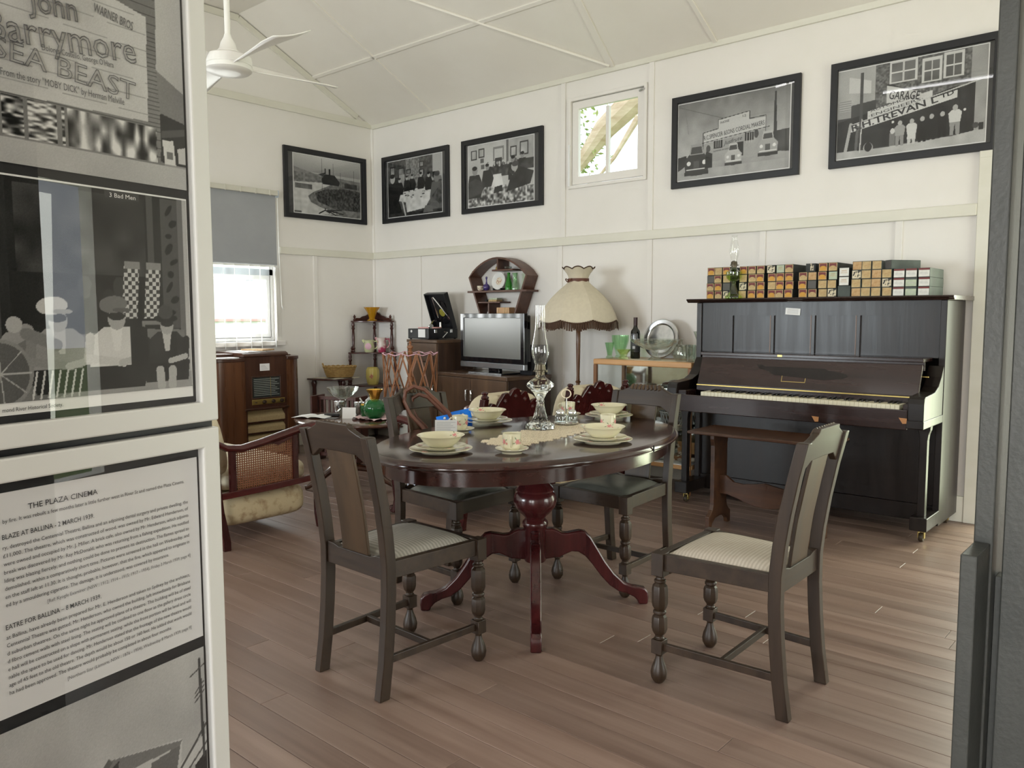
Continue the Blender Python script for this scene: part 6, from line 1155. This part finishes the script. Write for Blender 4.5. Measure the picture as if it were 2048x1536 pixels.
o = obj('photo_card', MB().box(-.05, .05, -.035, .035, 0, .003), 'ink grey', smooth=0, loc=(-4.83, 3.50, CZ+.001), rot=(0, 0, .5)); tag(o, 'small dark photo card beside the open booklet', 'card')
o = obj('spectacle_case', MB().box(-.06, .06, -.025, .025, 0, .022), 'black leatherette', smooth=0, bevel=.008, loc=(-4.93, 3.585, CZ), rot=(0, 0, .6)); tag(o, 'black case lying behind the booklet on the coffee table', 'case')

# ================================================================ RADIOGRAM
wood('walnut', (.055, .020, .009), (.15, .060, .024), 'z', .28, coat=.25, fine=.5); wood('walnut dark', (.035, .013, .008), (.075, .03, .016), 'z', .32, coat=.2); mat('speaker cloth', (.42, .32, .17), .8, c2=(.36, .27, .14), scale=(80, 80, 80)); mat('dial glass', (.035, .04, .038), .1, coat=.5); mat('dial print', (.42, .46, .42), .5); mat('knob', (.03, .018, .012), .3)
RX, RY0, RY1, RZ1 = -6.24, 3.30, 4.235, .918
t = thing('console_radio', 'large walnut console radio below the left window', 'radio', (-6.48, (RY0+RY1)/2, 0)); K = dict(parent=t, world=True)
def rounded(y0, y1, sgn, n=10):     # plan: curved outer front corner
    r = .15; pts = []
    if sgn < 0: pts = [(-6.72, y1), (RX, y1)]+[(RX-r+r*math.cos(a), y0+r-r*math.sin(a)) for a in [PI/2*k/n for k in range(n+1)]]+[(-6.72, y0)]
    else: pts = [(-6.72, y1)]+[(RX-r+r*math.sin(a), y1-r+r*math.cos(a)) for a in [PI/2*k/n for k in range(n+1)]]+[(RX, y0), (-6.72, y0)]
    return pts
for y0, y1, s in ((RY0, 3.64, -1), (4.055, RY1, 1)):
    obj('side_bay', MB().prism(rounded(y0, y1, s), 'z', .02, RZ1-.03), 'walnut', smooth=30, **K)
    pts = rounded(y0, y1, s); obj('side_top', MB().prism([(x+(.008 if x > -6.7 else 0), y+(.006*s if (s < 0) == (y < y0+.1) else 0)) for x, y in pts], 'z', RZ1-.03, RZ1), 'walnut dark', smooth=30, bevel=.005, **K)
mb = MB(); holed(3.64, 4.055, .02, .925, [(3.66, 4.03, .06, .455)], lambda a, b, c, d: mb.box(-6.3, RX-.012, a, b, c, d)); mb.box(-6.7, -6.3, 3.64, 4.055, .02, .925)
obj('centre_front', mb, 'walnut dark', smooth=0, **K)
obj('lid', MB().prism([(-6.73, .925), (RX+.005, .925), (RX+.008, .935), (RX-.004, .95), (RX-.03, .963), (-6.73, .963)], 'y', 3.625, 4.07), 'walnut dark', smooth=0, bevel=.004, **K)
obj('lid_wing', MB().box(-6.70, -6.40, 3.45, 3.625, .925, .95), 'walnut dark', smooth=0, bevel=.003, **K)
obj('shelf_moulding', MB().box(RX-.014, RX+.008, 3.63, 4.065, .46, .476), 'walnut dark', smooth=0, bevel=.003, **K); obj('speaker_cloth', MB().box(-6.31, -6.295, 3.66, 4.03, .06, .455), 'speaker cloth', smooth=0, **K)
for k in range(4):
    z = .10+.095*k; obj('speaker_louvre', MB().prism([(-6.295, z), (RX-.013, z-.028), (RX-.013, z+.012), (-6.295, z+.052)], 'y', 3.66, 4.03), 'speaker cloth', smooth=0, **K); obj('louvre_edge', MB().box(-6.29, RX-.02, 3.66, 4.03, z-.044, z-.03), 'walnut dark', smooth=0, **K)
obj('dial', MB().box(RX-.012, RX-.008, 3.71, 3.985, .565, .745), 'dial glass', smooth=0, **K); obj('dial_frame', MB().frame('x', 3.70, 3.995, .555, .755, .01, RX-.012, RX-.003), 'walnut dark', smooth=0, bevel=.002, **K)
mb = MB()
for k in range(10): mb.box(RX-.0079, RX-.0076, 3.725, 3.975-.02*(k % 3), .585+.0155*k, .588+.0155*k)
obj('dial_scale', mb, 'dial print', smooth=0, **K); obj('dial_pointer', MB().box(RX-.0076, RX-.007, 3.888, 3.891, .57, .74), 'brass', smooth=0, **K)
obj('control_plate', MB().box(RX-.012, RX-.007, 3.705, 4.03, .505, .55), 'brass', smooth=0, bevel=.002, **K)
for y, r in ((3.735, .006), (3.82, .0165), (3.91, .0165), (3.995, .0165)): obj('knob', MB().lathe([(r, 0), (r, .016), (r*.75, .024), (0, .025)], 18, m=Matrix.Translation((RX-.008, y, .527)) @ Matrix.Rotation(PI/2, 4, 'Y')), 'knob', smooth=40, **K)
o = obj('label_card', MB().box(RX-.011, RX-.009, 3.79, 3.885, .80, .862), 'white paper', smooth=0, **K)
mb = MB()
for k in range(4): mb.box(RX-.0088, RX-.0085, 3.80, 3.87-.01*k, .812+.011*k, .815+.011*k)
obj('print_lines', mb, 'card text', o, smooth=0); 
for c in o.children: c.matrix_parent_inverse = Matrix.Identity(4)
for nm, lab, dims, loc, rz, m in (('paper_sheet', 'loose white sheets of paper on the radio lid', (.28, .2, .006), (-6.45, 3.78, .964), .2, 'white paper'), ('envelope', 'brown envelope lying on the white papers on the radio', (.24, .16, .012), (-6.46, 3.90, .971), .35, 'label tan'), ('record_sleeve', 'flat white and dark record sleeve on the left of the radio', (.2, .26, .006), (-6.45, 3.47, .952) if False else (-6.36, 3.47, .9185), .1, 'white paper'), ('folder', 'thin dark folder at the right end of the radio top', (.2, .12, .008), (-6.5, 4.14, .9185), 0, 'walnut dark')):
    o = obj(nm, MB().box(-dims[0]/2, dims[0]/2, -dims[1]/2, dims[1]/2, 0, dims[2]), m, smooth=0, bevel=.001, loc=loc, rot=(0, 0, rz)); tag(o, lab, 'paper' if m != 'walnut dark' else 'folder')
mat('orange plastic', (.8, .25, .03), .5); o = obj('orange_trinket', leaf_cloud([(0, 0, .02, .03)], 40, .03, 4), 'orange plastic', smooth=0, fix=False, loc=(-6.40, 3.42, .93)); tag(o, 'small orange paper flower on the left of the radio', 'flower')

# ================================================================ CORNER WHATNOT, half-moon table
wood('whatnot wood', (.040, .012, .009), (.085, .028, .02), 'z', .3, coat=.2)
t = thing('corner_whatnot', 'three-tier dark corner whatnot with turned posts in the room corner', 'shelf', (-6.58, 5.33, 0)); K = dict(parent=t, world=True)
cor = (-6.728, 5.458)
def tri(r, n=12): return [cor]+[(cor[0]+r*math.cos(a)*(1-.10*math.sin(2*a)), cor[1]-r*math.sin(a)*(1-.10*math.sin(2*a))) for a in [PI/2*k/n for k in range(n+1)]]
levels = ((.12, .43), (.548, .40), (.885, .355), (1.21, .315))
for z, r in levels: obj('shelf', MB().prism(tri(r), 'z', z, z+.014), 'whatnot wood', smooth=20, bevel=.003, **K)
def post(x, y, z0, z1):
    h = z1-z0; return MB().lathe([(.012, z0), (.017, z0+.02*h), (.013, z0+.08*h), (.019, z0+.13*h), (.012, z0+.18*h), (.0155, z0+.4*h), (.0165, z0+.5*h), (.012, z0+.74*h), (.019, z0+.79*h), (.013, z0+.84*h), (.018, z0+.9*h), (.012, z1)], 14, (x, y, 0))
pts_l = []
for i, (z, r) in enumerate(levels):
    zt4 = levels[i+1][0] if i < 3 else None; rr = r-.035
    for x, y in ((cor[0]+rr, cor[1]-.02), (cor[0]+.02, cor[1]-rr)):
        if zt4: obj('post', post(x-(.02 if x > cor[0]+.1 else 0), y+(.02 if y < cor[1]-.1 else 0), z+.014, zt4), 'whatnot wood', **K)
        obj('finial', MB().lathe([(.011, z+.013), (.016, z+.025), (.008, z+.04), (.015, z+.055), (.004, z+.075), (0, z+.08)], 12, (x, y, 0)), 'whatnot wood', **K)
    if i < 3: obj('corner_post', post(cor[0]+.022, cor[1]-.022, z+.014, zt4), 'whatnot wood', **K)
for x, y in ((cor[0]+.36, cor[1]-.03), (cor[0]+.03, cor[1]-.36), (cor[0]+.03, cor[1]-.03)): obj('foot', MB().lathe([(.01, 0), (.016, .03), (.012, .12)], 12, (x, y, 0)), 'whatnot wood', **K)
gal = [(.0, 0), (.28, 0), (.27, .02), (.24, .03), (.2, .028), (.17, .045), (.12, .055), (.08, .08), (.03, .10), (0, .10)]
obj('gallery', MB().prism([(cor[0]+a, 1.224+b) for a, b in gal], 'y', cor[1]-.012, cor[1]), 'whatnot wood', smooth=0, bevel=.002, **K); obj('gallery', MB().prism([(cor[1]-a, 1.224+b) for a, b in gal], 'x', cor[0], cor[0]+.012), 'whatnot wood', smooth=0, bevel=.002, **K)
amber = mat('amber glass', (.75, .38, .02), .06, trans=.5, ior=1.3, coat=.4)
o = obj('amber_vase', MB().lathe([(0, .0), (.05, 0), (.052, .008), (.03, .02), (.032, .04), (.05, .09), (.075, .14)]+[(.072, .14), (.045, .09), (.025, .045), (0, .04)], 48, fn=lambda a, z: 1+(.12*math.cos(a*8) if z > .13 else .03*math.cos(a*8))), amber, loc=(-6.60, 5.32, 1.2245)); tag(o, 'flared amber glass vase on top of the corner whatnot', 'vase')
mat('green pottery', (.55, .62, .30), .35, c2=(.62, .60, .42), scale=(20, 20, 20)); mat('pink flower paint', (.70, .42, .50), .4); mat('lustre jug', (.70, .60, .55), .25, c2=(.45, .05, .12), scale=(9, 9, 9), lo=.45, hi=.55)
def jug(label, loc, m, r, h, rz, spot=None):
    t = thing('jug', label, 'jug', loc, rz, 'jugs on the whatnot'); obj('body', MB().lathe([(0, .003), (r*.8, 0), (r*.85, h*.05), (r, h*.3), (r*.95, h*.55), (r*.85, h*.8), (r, h), (r*.93, h), (r*.8, h*.8), (0, h*.2)], 28), m, t); obj('handle', MB().tube([(r*.9, 0, h*.88), (r*1.5, 0, h*.92), (r*1.7, 0, h*.6), (r*1.3, 0, h*.32), (r*.95, 0, h*.3)], .007, 8), m, t); obj('spout', MB().tube([(-r*.8, 0, h*.85), (-r*1.15, 0, h*.97), (-r*1.3, 0, h*1.02)], [.02, .013, .008], 8), m, t)
    if spot: obj('flower_panel', MB().lathe([(0, .004), (r*.6, .001), (r*.62, 0), (0, 0)], 18, m=Matrix.Translation((0, -r*.97, h*.5)) @ Matrix.Rotation(PI/2, 4, 'X')), spot, t)
jug('pale green jug with a pink flower panel on the whatnot', (-6.585, 5.265, .8995), 'green pottery', .055, .125, .7, 'pink flower paint'); jug('pink and crimson tall jug on the whatnot', (-6.50, 5.36, .8995), 'lustre jug', .05, .15, .75)
mat('yellow jar', (.66, .55, .16), .3, coat=.4); t = thing('biscuit_jar', 'fluted yellow jar with painted flowers on the whatnot lower tier', 'jar', (-6.58, 5.30, .5625)); obj('body', MB().lathe([(0, 0), (.05, 0), (.06, .02), (.07, .08), (.068, .15), (.055, .175), (.048, .18), (.045, .175), (0, .165)], 48, fn=lambda a, z: 1+.03*math.cos(a*10)), 'yellow jar', t); dd_ = Vector((.62, -.78, 0)); 
for k, (du, dz) in enumerate(((0, .1), (-.012, .085), (.014, .09), (.004, .075))): obj('painted_flower', MB().lathe([(0, .003), (.011, 0), (0, -.001)], 10, m=Matrix.Translation((dd_.x*.0715+.78*du, dd_.y*.0715+.62*du, dz)) @ Matrix.Rotation(PI/2, 4, 'X')), 'rose print', t)
t = thing('half_moon_table', 'small dark half-moon table against the left wall', 'table', (-6.6, 4.82, 0)); K = dict(parent=t, world=True)
hm = [(-6.735, 4.60), (-6.735, 5.04)]+[(-6.735+.36*math.sin(a), 4.82+.22*math.cos(a)) for a in [PI*k/20 for k in range(1, 20)]]
obj('top', MB().prism(hm, 'z', .645, .662), 'whatnot wood', smooth=20, bevel=.004, **K)
for x, y in ((-6.70, 4.66), (-6.70, 4.98), (-6.46, 4.83)): obj('leg', MB().lathe([(.02, .645), (.03, .61), (.02, .57), (.022, .3), (.028, .15), (.014, .05), (.018, 0)], 14, (x, y, 0)), 'whatnot wood', **K)
mat('linen', (.62, .58, .46), .85); o = obj('linen_cloth', MB().grid(lambda u, v: (-6.72+.34*u, 4.66+.3*v+.02*u, .6635+.004*math.sin(u*9)*math.sin(v*7)-.03*max(0, u-.92)*10*0), 10, 10), 'linen', fix=False); tag(o, 'cream cloth under the wicker basket', 'cloth')
mat('wicker', (.45, .30, .11), .6, c2=(.32, .19, .06), scale=(40, 40, 40)); t = thing('wicker_basket', 'oval golden wicker basket on the half-moon table', 'basket', (-6.55, 4.86, .668), math.radians(55))
mb = MB()
for j in range(9):
    z = .006+.0105*j; k0 = .80+.2*(j/8)**.8
    mb.tube([(.155*k0*math.cos(a)*(1+.012*math.cos(a*18+j*PI)), .10*k0*math.sin(a)*(1+.012*math.cos(a*18+j*PI)), z) for a in [2*PI*k/72 for k in range(72)]], .0058, 6, closed=True)
o = obj('weave', mb, 'wicker', t); o['kind'] = 'stuff'
obj('rim', MB().tube([(.16*math.cos(a), .104*math.sin(a), .105+.004*math.sin(a*20)) for a in [2*PI*k/80 for k in range(80)]], .008, 7, closed=True), 'wicker', t); obj('base', MB().lathe([(0, 0), (.12, 0), (.12, .008), (0, .008)], 30, m=Matrix.Diagonal((1, .66, 1, 1))), 'wicker', t)
for s in (-1,): obj('handle', MB().tube([(s*.15, -.03, .10), (s*.165, -.02, .135), (s*.165, .02, .135), (s*.15, .03, .10)], .008, 7), 'wicker', t)
t = thing('magazine_rack', 'dark slatted magazine rack on the floor behind the coffee table', 'rack', (-5.75, 4.25, 0), math.radians(20))
for k in range(9): obj('slat', MB().box(-.2+.048*k, -.18+.048*k, -.012, .0, .06, .56), 'whatnot wood', t, smooth=0, bevel=.002)
for z in (.04, .54): obj('rail', MB().box(-.21, .225, -.016, .004, z, z+.03), 'whatnot wood', t, smooth=0, bevel=.003)
for x in (-.22, .225): obj('end_panel', MB().box(x-.01, x+.01, -.1, .1, 0, .58), 'whatnot wood', t, smooth=0, bevel=.004)
